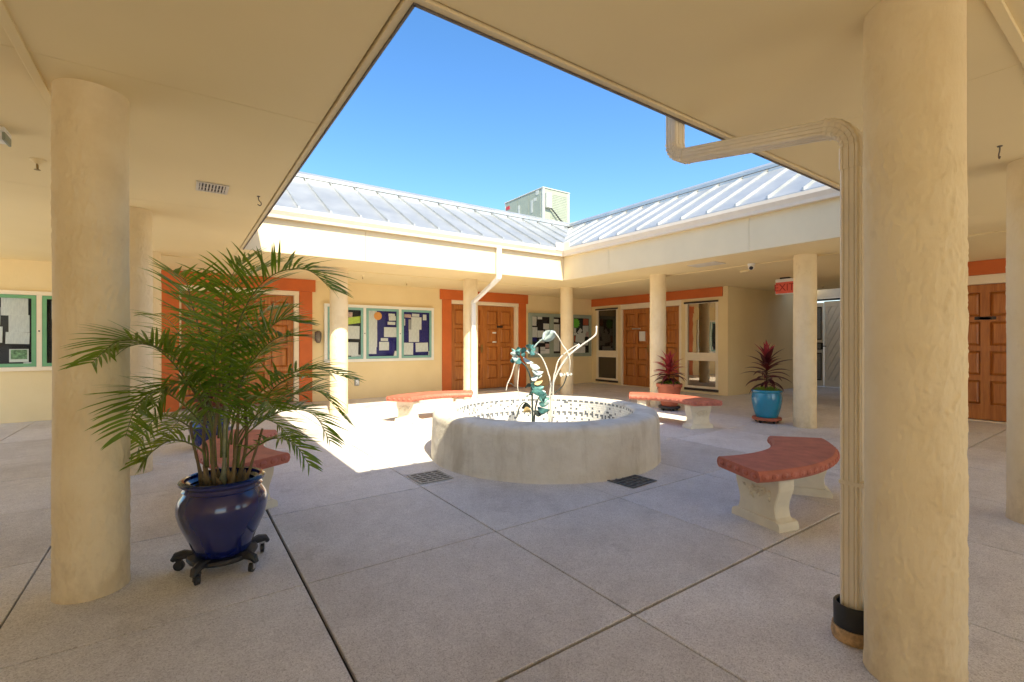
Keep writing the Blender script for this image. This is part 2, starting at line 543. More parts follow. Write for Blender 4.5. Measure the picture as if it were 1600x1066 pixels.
def gridwall(xs, zs, holes, fn, t):
    """one connected wall sheet with openings and reveals; fn(a, depth, z) -> point"""
    xs = sorted(set(xs + [h[0] for h in holes] + [h[1] for h in holes]))
    zs = sorted(set(zs + [h[2] for h in holes] + [h[3] for h in holes]))
    def solid(i, j):
        if i < 0 or j < 0 or i >= len(xs)-1 or j >= len(zs)-1: return False
        cx, cz = (xs[i]+xs[i+1])/2, (zs[j]+zs[j+1])/2
        return not any(h[0] < cx < h[1] and h[2] < cz < h[3] for h in holes)
    mb = MB(); nz = len(zs); nx = len(xs)
    vs_ = [fn(x, 0, z) for x in xs for z in zs] + [fn(x, t, z) for x in xs for z in zs]
    off = nx*nz; fs = []
    I = lambda i, j: i*nz+j
    for i in range(nx-1):
        for j in range(nz-1):
            if not solid(i, j): continue
            fs.append((I(i,j), I(i+1,j), I(i+1,j+1), I(i,j+1)))
            fs.append((off+I(i,j), off+I(i,j+1), off+I(i+1,j+1), off+I(i+1,j)))
            if not solid(i-1,j): fs.append((I(i,j), I(i,j+1), off+I(i,j+1), off+I(i,j)))
            if not solid(i+1,j): fs.append((I(i+1,j), off+I(i+1,j), off+I(i+1,j+1), I(i+1,j+1)))
            if not solid(i,j-1): fs.append((I(i,j), off+I(i,j), off+I(i+1,j), I(i+1,j)))
            if not solid(i,j+1): fs.append((I(i,j+1), I(i+1,j+1), off+I(i+1,j+1), off+I(i,j+1)))
    used = sorted({k for f in fs for k in f}); mp = {k: n for n, k in enumerate(used)}
    mb.add([vs_[k] for k in used], [tuple(mp[k] for k in f) for f in fs])
    return mb

def catmull(pts, n):
    pts = [Vector(p) for p in pts]
    P_ = [pts[0]*2-pts[1]] + pts + [pts[-1]*2-pts[-2]]
    out = []
    segs = len(pts)-1
    for k in range(n):
        t = k/(n-1)*segs
        i = min(int(t), segs-1); u = t-i
        p0, p1, p2, p3 = P_[i], P_[i+1], P_[i+2], P_[i+3]
        out.append(0.5*((2*p1)+(-p0+p2)*u+(2*p0-5*p1+4*p2-p3)*u*u+(-p0+3*p1-3*p2+p3)*u*u*u))
    return out

# ================================================================== GROUND AND PAVING
g = MB().box(-150, -150, -0.30, 150, 150, -0.12)
tag(obj('ground', g, 'ground_pale'), kind='structure')
bed = MB().box(-3.5, -4.2, -0.11, 16.5, 10.9, -0.022)
pave = tag(obj('pavement', bed, 'joint'), kind='structure')
us = [-3.3, -1.83, -0.64, 0.53, 1.70, 2.87, 4.04, 5.20, 6.40, 7.60, 8.85, 10.45, 11.7, 13.0, 14.3, 16.0]
vs_l = [-4.1, -3.1, -2.0, -0.85, 0.30, 1.45, 2.60, 3.75, 4.90, 6.05, 7.20, 8.35, 9.45, 10.6]
for i in range(len(us)-1):
    for j in range(len(vs_l)-1):
        x0, x1, y0, y1 = us[i], us[i+1], vs_l[j], vs_l[j+1]
        if x0 > 10.3 and (y1 < 3.4 or y0 > 6.2): continue
        gx0 = 0.0075 if abs(x0-0.53) < 0.01 else 0.0042
        gx1 = 0.0075 if abs(x1-0.53) < 0.01 else 0.0042
        gy0 = 0.0075 if abs(y0-1.45) < 0.01 else 0.0042
        gy1 = 0.0075 if abs(y1-1.45) < 0.01 else 0.0042
        cx, cy_ = (x0+x1)/2, (y0+y1)/2
        s = MB().cbox(x0+gx0-cx, y0+gy0-cy_, -0.08, x1-gx1-cx, y1-gy1-cy_, 0, 0.003)
        obj('paving_slab', s, 'slab', pave, (cx, cy_, random.uniform(-0.0012, 0.0012)))

# ================================================================== SOFFIT (CEILING)
ceil = MB().box(-3.35, -3.95, CE+0.035, A0-0.06, 10.65, CE+0.06)
ceil.box(A1+0.06, -3.95, CE+0.035, 12.8, 10.65, CE+0.06)
ceil.box(A0-0.06, -3.95, CE+0.035, A1+0.06, B0-0.06, CE+0.06)
ceil.box(A0-0.06, B1+0.06, CE+0.035, A1+0.06, 10.65, CE+0.06)
ceil_o = tag(obj('ceiling', ceil, 'soffit'), kind='structure')
IX0, IX1, IY0, IY1 = -0.55, 7.65, 0.40, 8.55
def soffit(x0, y0, x1, y1):
    cx, cy_ = (x0+x1)/2, (y0+y1)/2
    m = MB().cbox(x0+0.0015-cx, y0+0.0015-cy_, 0, x1-0.0015-cx, y1-0.0015-cy_, 0.034, 0.0015)
    obj('soffit_panel', m, 'soffit', ceil_o, (cx, cy_, CE))
def soffit_rows(x0, x1, ys):
    for a, b in zip(ys, ys[1:]): soffit(x0, a, x1, b)
EDG = 0.035
soffit_rows(IX0, A0-EDG, [IY0, 2.87, 5.31, IY1])
soffit_rows(A1+EDG, IX1, [IY0, 2.87, 5.31, IY1])
for a, b in zip([A0-EDG, 3.1, A1+EDG], [3.1, A1+EDG]):
    soffit(a, IY0, b, B0-EDG); soffit(a, B1+EDG, b, IY1)
soffit_rows(-3.3, IX0, [-3.9, -1.6, 0.4, 2.87, 5.31, 8.55, 10.6])
soffit_rows(IX1, 10.4, [-3.9, -1.6, 0.4, 2.87, 5.31, 8.55, 10.6])
for a, b in ((IX0, 3.1), (3.1, IX1)):
    soffit(a, -3.9, b, -1.6); soffit(a, -1.6, b, IY0); soffit(a, IY1, b, 10.6)
soffit(10.4, 3.4, 12.8, 6.1)  # passage ceiling cut short so skylight falls on the gate
def strip(x0, y0, x1, y1):
    obj('batten', MB().cbox(x0, y0, CE-0.012, x1, y1, CE+0.002, 0.004), 'soffit', ceil_o)
strip(IX0-0.02, IY0-0.02, IX0+0.02, IY1+0.02); strip(IX1-0.02, IY0-0.02, IX1+0.02, IY1+0.02)
strip(IX0+0.0205, IY0-0.02, IX1-0.0205, IY0+0.02); strip(IX0+0.0205, IY1-0.02, IX1-0.0205, IY1+0.02)

# ================================================================== WINGS (roof, fascia, gutter on each side of the court)
wings = {
 'back': thing('building_wing', 'cream stucco wing behind the fountain, with two pairs of wooden doors', 'building', (3.5, WB, 0)),
 'right': thing('building_wing', 'cream stucco wing on the right, with dark windows beside wooden doors', 'building', (WR, 4.5, 0)),
 'left': thing('building_wing', 'cream roofed walkway wing along the left side of the court', 'building', (WL, 4.5, 0)),
 'near': thing('building_wing', 'cream roofed walkway wing overhead at the near side of the court', 'building', (3.5, WN, 0)),
}
def local(w, o):
    """parent a world-space mesh to a wing without moving it"""
    o.parent = w
    o.matrix_parent_inverse = Matrix.Translation(-w.location)
    return o
SIDES = {
 'back':  (A0, A1, lambda a, w, z: Vector((a, B1+w, z))),
 'right': (B0, B1, lambda a, w, z: Vector((A1+w, a, z))),
 'left':  (B0, B1, lambda a, w, z: Vector((A0-w, a, z))),
 'near':  (A0, A1, lambda a, w, z: Vector((a, B0-w, z))),
}
W_EAVE, W_RIDGE, Z_EAVE, Z_RIDGE = -0.11, 1.75, 3.11, 4.14
SL = (Z_RIDGE-Z_EAVE)/(W_RIDGE-W_EAVE)
def roof_z(w): return Z_EAVE+(w-W_EAVE)*SL
for side, (a0, a1, fn) in SIDES.items():
    W = wings[side]
    # fascia boards
    cuts = [a0+0.03 if side in ('left', 'right') else a0-0.0, (a0+a1)/2-1.05, (a0+a1)/2+1.55, a1-0.03 if side in ('left', 'right') else a1]
    if side in ('left', 'right'): cuts = [a0+0.001, 3.45, 6.05, a1-0.001]
    else: cuts = [a0-0.03, 2.36, 4.9, a1+0.03]
    for c0, c1 in zip(cuts, cuts[1:]):
        m = MB().prism([(c0+0.002, CE-0.012), (c1-0.002, CE-0.012), (c1-0.002, Z_EAVE-0.02), (c0+0.002, Z_EAVE-0.02)], lambda a, z, t: fn(a, t, z), 0.0, 0.028)
        local(W, obj('fascia_board', m, 'fascia'))
    # dark drip edge under the fascia foot
    m = MB()
    for w0, w1, z0, z1 in (() if side in ('back', 'right') else ((-0.010, -0.002, CE-0.020, CE+0.02),)):
        m.prism([(a0-w1*0, z0), (a1, z0), (a1, z1), (a0, z1)], lambda a, z, t: fn(a, t, z), w0, w1)
    if m.v: local(W, obj('drip_edge', m, 'drip'))
    # K-style gutter with mitred ends
    prof = [(-0.001, 2.96), (-0.075, 2.96), (-0.085, 3.0), (-0.118, 3.055), (-0.118, 3.10), (-0.106, 3.10), (-0.106, 3.06), (-0.073, 3.01), (-0.066, 2.972), (-0.001, 2.972)]
    n = len(prof)
    vv = [fn(a0-w, w, z) for w, z in prof] + [fn(a1+w, w, z) for w, z in prof]
    ff = [tuple(range(n)), tuple(range(2*n-1, n-1, -1))] + [(k, (k+1)%n, n+(k+1)%n, n+k) for k in range(n)]
    local(W, obj('gutter', MB().add(vv, ff), 'gutter'))
    # standing seam roof
    sk = MB()
    pts = [(W_EAVE+0.02, roof_z(W_EAVE+0.02)-0.05), (W_RIDGE, Z_RIDGE-0.05)]
    vv, ff = [], []
    for w, z in pts:
        vv += [fn(a0-w, w, z), fn(a1+w, w, z), fn(a0-w, w, z+0.03), fn(a1+w, w, z+0.03)]
    ff = [(0,1,5,4), (2,6,7,3), (0,2,3,1), (4,5,7,6), (0,4,6,2), (1,3,7,5)]
    roof = local(W, obj('roof', sk.add(vv, ff), 'deck'))
    step = 0.435
    na = int(math.ceil((a1-a0+2*W_RIDGE)/step))
    start = (a0+a1)/2 - na*step/2
    for k in range(na):
        s0, s1 = start+k*step, start+(k+1)*step
        lo = lambda a: max(W_EAVE, a0-a, a-a1)
        s0c, s1c = max(s0, a0-W_RIDGE+0.02), min(s1, a1+W_RIDGE-0.02)
        if s1c-s0c < 0.05: continue
        br = [s0c+0.0015] + [q for q in (a0-W_EAVE, a1+W_EAVE) if s0c+0.01 < q < s1c-0.01] + [s1c-0.0015]
        poly = [(a, lo(a)) for a in br] + [(s1c-0.0015, W_RIDGE-0.02), (s0c+0.0015, W_RIDGE-0.02)]
        m = MB().prism(poly, lambda a, w, t: fn(a, w, roof_z(w)+t), -0.008, 0.006)
        # raised seam
        if s0 > a0-W_RIDGE+0.05 and s0 < a1+W_RIDGE-0.05:
            l0 = lo(s0)
            m.prism([(s0-0.013, l0), (s0+0.013, l0), (s0+0.013, W_RIDGE-0.02), (s0-0.013, W_RIDGE-0.02)], lambda a, w, t: fn(a, w, roof_z(w)+t), 0.0, 0.045)
        # z closure under the ridge cap
        if lo(s0c) < W_RIDGE-0.2 and lo(s1c) < W_RIDGE-0.2:
            m.prism([(s0c+0.03, W_RIDGE-0.13), (s1c-0.03, W_RIDGE-0.13), (s1c-0.03, W_RIDGE-0.02), (s0c+0.03, W_RIDGE-0.02)], lambda a, w, t: fn(a, w, roof_z(w)+t), 0.0, 0.042)
        o = local(W, obj('roof_panel', m, 'roof'))
        o.parent = roof
        o.matrix_parent_inverse = Matrix.Identity(4)
    # ridge cap, mitred
    pr = [(W_RIDGE-0.10, Z_RIDGE+0.0), (W_RIDGE-0.10, Z_RIDGE+0.055), (W_RIDGE+0.04, Z_RIDGE+0.14), (W_RIDGE+0.22, Z_RIDGE+0.12), (W_RIDGE+0.22, Z_RIDGE+0.0)]
    n = len(pr)
    vv = [fn(a0-w, w, z) for w, z in pr] + [fn(a1+w, w, z) for w, z in pr]
    ff = [tuple(range(n)), tuple(range(2*n-1, n-1, -1))] + [(k, (k+1)%n, n+(k+1)%n, n+k) for k in range(n)]
    local(W, obj('ridge_cap', MB().add(vv, ff), 'roof'))
# flat roof decks behind the ridges
for side, (x0, y0, x1, y1) in {'back': (A0-W_RIDGE, B1+W_RIDGE+0.15, A1+W_RIDGE, 14.5), 'right': (A1+W_RIDGE+0.15, -4.0, 12.8, 14.5),
                               'left': (-3.6, -4.0, A0-W_RIDGE-0.15, 14.5), 'near': (A0-W_RIDGE, -4.0, A1+W_RIDGE, B0-W_RIDGE-0.15)}.items():
    local(wings[side], obj('roof_deck', MB().box(x0, y0, Z_RIDGE-0.16, x1, y1, Z_RIDGE-0.02), 'deck'))
# splash guard in the far valley
sg_ = MB().box(A1-0.135, B1-0.128, 3.06, A1-0.125, B1+0.16, 3.24)
sg_ = MB()
sg_.prism([(A1-0.30, 3.06), (A1-0.105, 3.06), (A1-0.105, 3.215), (A1-0.30, 3.215)], lambda a, z, t: Vector((a, t, z)), B1-0.125, B1-0.117)
sg_.prism([(B1-0.30, 3.06), (B1-0.117, 3.06), (B1-0.117, 3.215), (B1-0.30, 3.215)], lambda a, z, t: Vector((t, a, z)), A1-0.113, A1-0.105)
local(wings['back'], obj('splash_guard', sg_, 'gutter'))

# ------------------------------------------------------------------ walls
D_H = 2.15
back_doors = [(0.0, 1.98), (5.43, 7.45)]
m = gridwall([-3.35, WR-0.0], [0, CE+0.03], [(a, b, 0.0, D_H+0.05) for a, b in back_doors], lambda a, d, z: Vector((a, WB+d, z)), 0.25)
local(wings['back'], obj('wall', m, 'wall'))
local(wings['back'], obj('outer_wall', MB().box(-4.2, 14.2, 0, 10.6, 14.45, 3.95), 'wall'))
rw_holes = [(9.27, 10.10, 0.12, 2.19), (7.22, 9.13, 0.0, 2.16), (6.21, 7.07, 0.12, 2.19)]
m = gridwall([PS1, WB+0.249], [0, CE+0.03], rw_holes, lambda a, d, z: Vector((WR+d, a, z)), 0.22)
local(wings['right'], obj('wall', m, 'wall'))
m = MB().box(WR+0.221, PS1, 0, 14.5, PS1+0.2, CE+0.4)
local(wings['right'], obj('passage_wall', m, 'wall'))
m = gridwall([WN-0.2, PS0], [0, CE+0.03], [(0.36, 2.28, 0, 2.16)], lambda a, d, z: Vector((WR+d, a, z)), 0.22)
local(wings['right'], obj('wall', m, 'wall'))
local(wings['right'], obj('passage_wall', MB().box(WR+0.221, PS0-0.2, 0, 14.5, PS0, 5.2), 'wall'))  # hidden wall, made extra tall to keep the sun off the gate

# ------------------------------------------------------------------ doors
def door_leaf(W, width, height, M, hinge_side, handle=True):
    """panelled wooden leaf; local x = across, y = into wall, z = up; M places it in the world"""
    st, rows = 0.105, 4
    cw = (width-3*st)/2
    bot, top, gap = 0.24, 0.12, 0.085
    rh = (height-bot-top-gap*(rows-1))/rows
    holes = []
    for r in range(rows):
        for c in range(2):
            x0 = st+c*(cw+st); z0 = bot+r*(rh+gap)
            holes.append((x0, x0+cw, z0, z0+rh))
    mb = gridwall([0, width], [0.008, height], holes, lambda a, d, z: Vector((a, d, z)), 0.030)
    mb.box(0.003, 0.0302, 0.01, width-0.003, 0.045, height-0.002)
    leaf = obj('door', mb, 'wood')
    leaf.parent = W
    leaf.matrix_parent_inverse = Matrix.Translation(-W.location)
    leaf.matrix_basis = M
    i = 0.042
    p = MB()
    x1, z1 = cw-0.004, rh-0.004
    p.add([(0.004,0.0295,0.004),(x1,0.0295,0.004),(x1,0.0295,z1),(0.004,0.0295,z1),(i,0.003,i),(cw-i,0.003,i),(cw-i,0.003,rh-i),(i,0.003,rh-i)],
          [(4,5,6,7),(0,1,5,4),(1,2,6,5),(2,3,7,6),(3,0,4,7)])
    pm = p.mesh('panel')
    for h in holes:
        obj('panel', pm, 'wood', leaf, (h[0], 0, h[2]))
    if handle:
        hx = width-0.06 if hinge_side == 'l' else 0.06
        k = MB().cbox(hx-0.022, -0.012, 0.93, hx+0.022, 0.0, 1.13, 0.004)
        k.tube([(hx, -0.01, 1.03), (hx, -0.05, 1.03), (hx+(-0.09 if hinge_side == 'l' else 0.09), -0.055, 1.03)], 0.009, 8)
        obj('handle', k, 'brass', leaf, smooth=True)
    return leaf, width, height

def plate(leaf, x, z, w, h, mat, name='name_plate'):
    obj(name, MB().cbox(x-w/2, -0.006, z-h/2, x+w/2, 0.0, z+h/2, 0.001), mat, leaf)

def trim(W, x0, y0, z0, x1, y1, z1, mat, name='door_trim', c=0.004):
    return local(W, obj(name, MB().cbox(x0, y0, z0, x1, y1, z1, c), mat))

def door_pair_back(o0, o1, plates):
    W = wings['back']
    # orange surround, cream head and jambs, recessed leaves
    yf = WB-0.028
    trim(W, o0-0.25, yf, 0.0, o0-0.002, WB-0.001, 2.254, 'orange')
    trim(W, o1+0.002, yf, 0.0, o1+0.25, WB-0.001, 2.254, 'orange')
    trim(W, o0-0.31, yf-0.012, 2.256, o1+0.31, WB-0.0012, CE-0.002, 'orange', 'door_header')
    trim(W, o0+0.0, yf+0.004, 2.165, o1-0.0, WB+0.10, 2.2535, 'cream_frame', 'door_frame')
    trim(W, o1-0.09, WB-0.012, 0.0, o1-0.001, WB+0.12, 2.163, 'cream_frame', 'door_frame')
    trim(W, o0+0.001, WB+0.06, 0.0, o0+0.03, WB+0.12, 2.163, 'cream_frame', 'door_frame')
    trim(W, o0-0.02, WB-0.22, 0.0, o1+0.02, WB+0.13, 0.022, 'threshold', 'threshold')
    x0, x1 = o0+0.032, o1-0.092
    w = (x1-x0)/2
    l1 = door_leaf(W, w-0.002, 2.135, Matrix.Translation((x0, WB+0.075, 0.024)), 'l')[0]
    l2 = door_leaf(W, w-0.002, 2.135, Matrix.Translation((x0+w+0.002, WB+0.075, 0.024)), 'r', False)[0]
    obj('astragal', MB().cbox(-0.03, -0.014, 0.01, 0.018, 0.0, 2.13, 0.003), 'wood', l2)
    if plates:
        plate(l1, w*0.42, 1.38, 0.10, 0.14, 'board_white', 'notice')
        plate(l2, w*0.52, 1.60, 0.19, 0.055, 'dark_bronze')
        plate(l2, w*0.34, 1.44, 0.12, 0.035, 'board_white', 'notice')
        plate(l2, w*0.34, 1.20, 0.12, 0.035, 'board_white', 'notice')
    # room behind stays closed
    local(W, obj('door_backing', MB().box(o0-0.02, WB+0.251, 0, o1+0.02, WB+0.29, 2.26), 'wood'))
door_pair_back(5.43, 7.45, True)
door_pair_back(0.0, 1.98, False)

def rot_right(x, y, z):
    # leaf local x -> -world y, local y (into wall) -> +world x
    return Matrix(((0, 1, 0, x), (-1, 0, 0, y), (0, 0, 1, z), (0, 0, 0, 1)))
def door_pair_right(y0, y1, plates):
    W = wings['right']
    trim(W, WR-0.014, y0-0.06, 2.135, WR+0.10, y1+0.06, 2.275, 'cream_frame', 'door_frame')
    trim(W, WR-0.012, y0-0.06, 0.0, WR+0.10, y0, 2.133, 'cream_frame', 'door_frame')
    trim(W, WR-0.012, y1, 0.0, WR+0.10, y1+0.06, 2.133, 'cream_frame', 'door_frame')
    trim(W, WR-0.03, y0, 0.0, WR+0.10, y1, 0.018, 'cream_frame', 'threshold')
    w = (y1-y0)/2
    l1 = door_leaf(W, w-0.003, 2.11, rot_right(WR+0.04, y1-0.001, 0.02), 'l')[0]
    l2 = door_leaf(W, w-0.003, 2.11, rot_right(WR+0.04, y1-w-0.002, 0.02), 'r', False)[0]
    if plates == 1:
        plate(l1, w*0.50, 1.565, 0.30, 0.03, 'steel')
        plate(l1, w*0.72, 1.36, 0.20, 0.26, 'paper', 'notice')
    if plates == 2:
        plate(l1, w*0.5, 1.585, 0.24, 0.05, 'dark_bronze')
        plate(l1, w*0.5, 1.585, 0.13, 0.035, 'plastic_grey', 'name_strip')
    local(W, obj('door_backing', MB().box(WR+0.221, y0-0.05, 0, WR+0.26, y1+0.05, 2.25), 'wood'))
door_pair_right(7.25, 9.10, 1)
door_pair_right(0.40, 2.24, 2)
trim(wings['right'], WR-0.03, 6.09, 2.278, WR-0.001, WB-0.002, CE-0.002, 'orange', 'door_header')
trim(wings['right'], WR-0.03, -0.4, 2.278, WR-0.001, 3.30, CE-0.002, 'orange', 'door_header')

# ------------------------------------------------------------------ windows of the right wing
def window(y0, y1, glass):
    W = wings['right']
    fr = gridwall([y0+0.001, y1-0.001], [0.121, 2.189], [(y0+0.055, y1-0.055, 0.17, 0.78), (y0+0.055, y1-0.055, 0.97, 2.15)], lambda a, d, z: Vector((WR-0.012+d, a, z)), 0.075)
    f = local(W, obj('window', fr, 'cream_frame'))
    for z0, z1 in ((0.17, 0.78), (0.97, 2.15)):
        p = obj('pane', MB().box(WR+0.028, y0+0.05, z0-0.005, WR+0.034, y1-0.05, z1+0.005), glass, f)
        p.matrix_parent_inverse = Matrix.Translation(-W.location) if False else Matrix.Identity(4)
    hd = obj('shade_bar', MB().cbox(WR-0.05, y0-0.02, 2.16, WR-0.0125, y1+0.02, 2.20, 0.006), 'dark_bronze', f)
    sl = obj('sill', MB().cbox(WR-0.035, y0-0.02, 0.06, WR-0.002, y1+0.02, 0.115, 0.006), 'dark_bronze', f)
    local(W, obj('window_backing', MB().box(WR+0.221, y0-0.05, 0.05, WR+0.26, y1+0.05, 2.25), 'black_felt'))
window(9.27, 10.10, 'tinted_dark')
window(6.21, 7.07, 'tinted')

m = gridwall([WL-0.25, WR], [0, CE+0.03], [(-2.6, 0.5, 0, 2.45), (3.6, 6.2, 0, 2.45), (6.6, 10.0, 0, 2.45)], lambda a, d, z: Vector((a, WN-d, z)), 0.25)  # openings added to this unseen wall so sunlit ground throws light inside
local(wings['near'], obj('wall', m, 'wall'))
m = gridwall([WN, WB+0.2], [0, CE+0.03], [(4.2, 10.2, 0, 2.45)], lambda a, d, z: Vector((WL-d, a, z)), 0.25)  # unseen wall, with an opening added for more bounced light
local(wings['left'], obj('wall', m, 'wall'))
# outer fascia above the unseen walls with added openings, closing the attic
local(wings['near'], obj('outer_fascia', MB().box(-3.59, -4.0, CE-0.01, 12.8, -3.955, 3.97), 'fascia'))
local(wings['left'], obj('outer_fascia', MB().box(-3.59, -3.954, CE-0.01, -3.36, 10.3, 3.97), 'fascia'))

# ================================================================== COLUMNS
def column_mesh():
    nseg, nz, rad = 168, 460, 0.150
    vs_, fs = [], []
    for j in range(nz+1):
        z = CE*j/nz
        for k in range(nseg):
            an = 2*math.pi*k/nseg
            x, y = math.cos(an), math.sin(an)
            p = Vector((x*rad, y*rad, z))
            q = Vector((p.x*40, p.y*40, z*16+3))
            warp = noise.noise_vector(Vector((p.x*16, p.y*16, z*9)))*0.9
            n1 = noise.noise(q+warp)
            n2 = noise.noise(Vector((p.x*75, p.y*75, z*34))+warp*2)
            n3 = noise.noise(Vector((p.x*5, p.y*5, z*1.3+8)))
            ridge = max(0.0, 1-abs(n1)*6.0)*max(0.0, min(1.0, 0.5+n2*1.6))          # trowel ridges
            plate_ = 1/(1+math.exp(-(n1-0.05)*26))   # knocked down plateaus
            mask = 0.12+0.88*min(1, max(0, n3*3.2+0.35))
            r = rad - 0.003 + mask*(0.0018*plate_+0.0036*ridge+0.0015*n2) + 0.002*n3
            if z < 0.06: r += 0.004*(1-z/0.06)
            vs_.append((x*r, y*r, z))
    for j in range(nz):
        for k in range(nseg):
            k2 = (k+1)%nseg
            fs.append((j*nseg+k, j*nseg+k2, (j+1)*nseg+k2, (j+1)*nseg+k))
    return MB().add(vs_, fs).mesh('column', 'all')
cm = column_mesh()
col_labels = {
 (0,1): 'thick cream stucco column left of the potted palm, nearest on the left side',
 (0,2): 'cream stucco column second along the left walkway, partly hidden behind the nearest one',
 (0,3): 'cream stucco column at the far left corner of the court, third in the left row',
 (1,3): 'cream stucco column in front of the navy notice boards, half in sunlight',
 (2,3): 'cream stucco column with white downspout on it, before the back wooden doors',
 (3,3): 'cream stucco column at the far right corner, behind the fountain sculpture',
 (3,2): 'cream stucco column beside the terracotta pot, before the right wing doors',
 (3,1): 'cream stucco column beside the turquoise pot and exit sign',
 (1,0): 'largest cream stucco column at right foreground with rectangular downspout against it',
 (2,0): 'cream stucco column cut by the right edge of the picture',
 (3,0): 'cream stucco column at the near right corner of the walkway',
}
for (i, j), lab in col_labels.items():
    o = obj('column', cm, 'column', None, (XC[i], YC[j], 0), (0, 0, 0.9*i+1.7*j))
    tag(o, lab, 'column', 'round stucco columns around the court')

# ================================================================== FOUNTAIN
def fountain():
    t = thing('fountain', 'round white stucco fountain basin with mosaic tiled inside, in the middle of the court', 'fountain', FC)
    H = 0.50; ro, ri = 1.255, 0.985
    prof = [(ri, 0.02), (ri, 0.15), (ri, H-0.03), (ri+0.008, H-0.012), (ri+0.025, H), (ro-0.09, H), (ro-0.05, H-0.006), (ro-0.02, H-0.022), (ro-0.004, H-0.05), (ro, H-0.09)] + [(ro+0.012*(1-q/16), 0.40*q/16+0.004) for q in range(16, -1, -1)] + [(ro+0.02, -0.005)]
    n = 360
    vs_, fs = [], []
    for i, (r, h) in enumerate(prof):
        for k in range(n):
            an = 2*math.pi*k/n
            d = (noise.noise(Vector((math.cos(an)*3, math.sin(an)*3, h*4)))*0.008+noise.noise(Vector((math.cos(an)*14, math.sin(an)*14, h*13)))*0.0055+abs(noise.noise(Vector((math.cos(an)*30, math.sin(an)*30, h*30))))*0.004) if i > 8 else 0
            zz = h + (0.004*noise.noise(Vector((math.cos(an)*5, math.sin(an)*5, 9))) if 3 < i < 8 else 0)
            vs_.append(((r+d)*math.cos(an), (r+d)*math.sin(an), zz))
    for i in range(len(prof)-1):
        for k in range(n):
            k2 = (k+1)%n
            fs.append((i*n+k, i*n+k2, (i+1)*n+k2, (i+1)*n+k))
    obj('basin_wall', MB().add(vs_, fs), 'fountain', t, smooth='all')
    obj('basin_floor', MB().lathe([(0.001, 0.135), (ri-0.001, 0.135)], 96), 'grout', t)
    # mosaic tiles: rows of small tiles on the inner wall and rings on the floor
    tw, th = MB(), MB()
    nt_ = 236
    rows = [0.458-0.026*q for q in range(12)]
    for ri_, z in enumerate(rows):
        for k in range(nt_):
            an = 2*math.pi*(k+0.5)/nt_
            M = Matrix.Rotation(an, 4, 'Z')
            w = ri*math.pi/nt_-0.002
            dark = (ri_ in (0, 6) and k % 3 != 0) or (ri_ == 7 and k % 3 == 1)
            if ri_ not in (0, 6, 7) and random.random() < 0.09: dark = True
            d = random.uniform(0.003, 0.007)
            (th if dark else tw).box(ri-d, -w, z-0.0115, ri+0.002, w, z+0.0115, M)
    r = 0.94
    while r > 0.1:
        nn = max(8, int(2*math.pi*r/0.03))
        for k in range(nn):
            an = 2*math.pi*(k+0.5)/nn
            M = Matrix.Rotation(an, 4, 'Z')
            w = r*math.pi/nn-0.003
            (th if random.random() < 0.07 else tw).box(r-0.013, -w, 0.134, r+0.013, w, 0.138+random.uniform(0, 0.004), M)
        r -= 0.03
    tag(obj('mosaic_tiles', tw, 'tile_white', t), kind='stuff')
    tag(obj('mosaic_tiles', th, 'tile_blue', t), kind='stuff')
fountain()

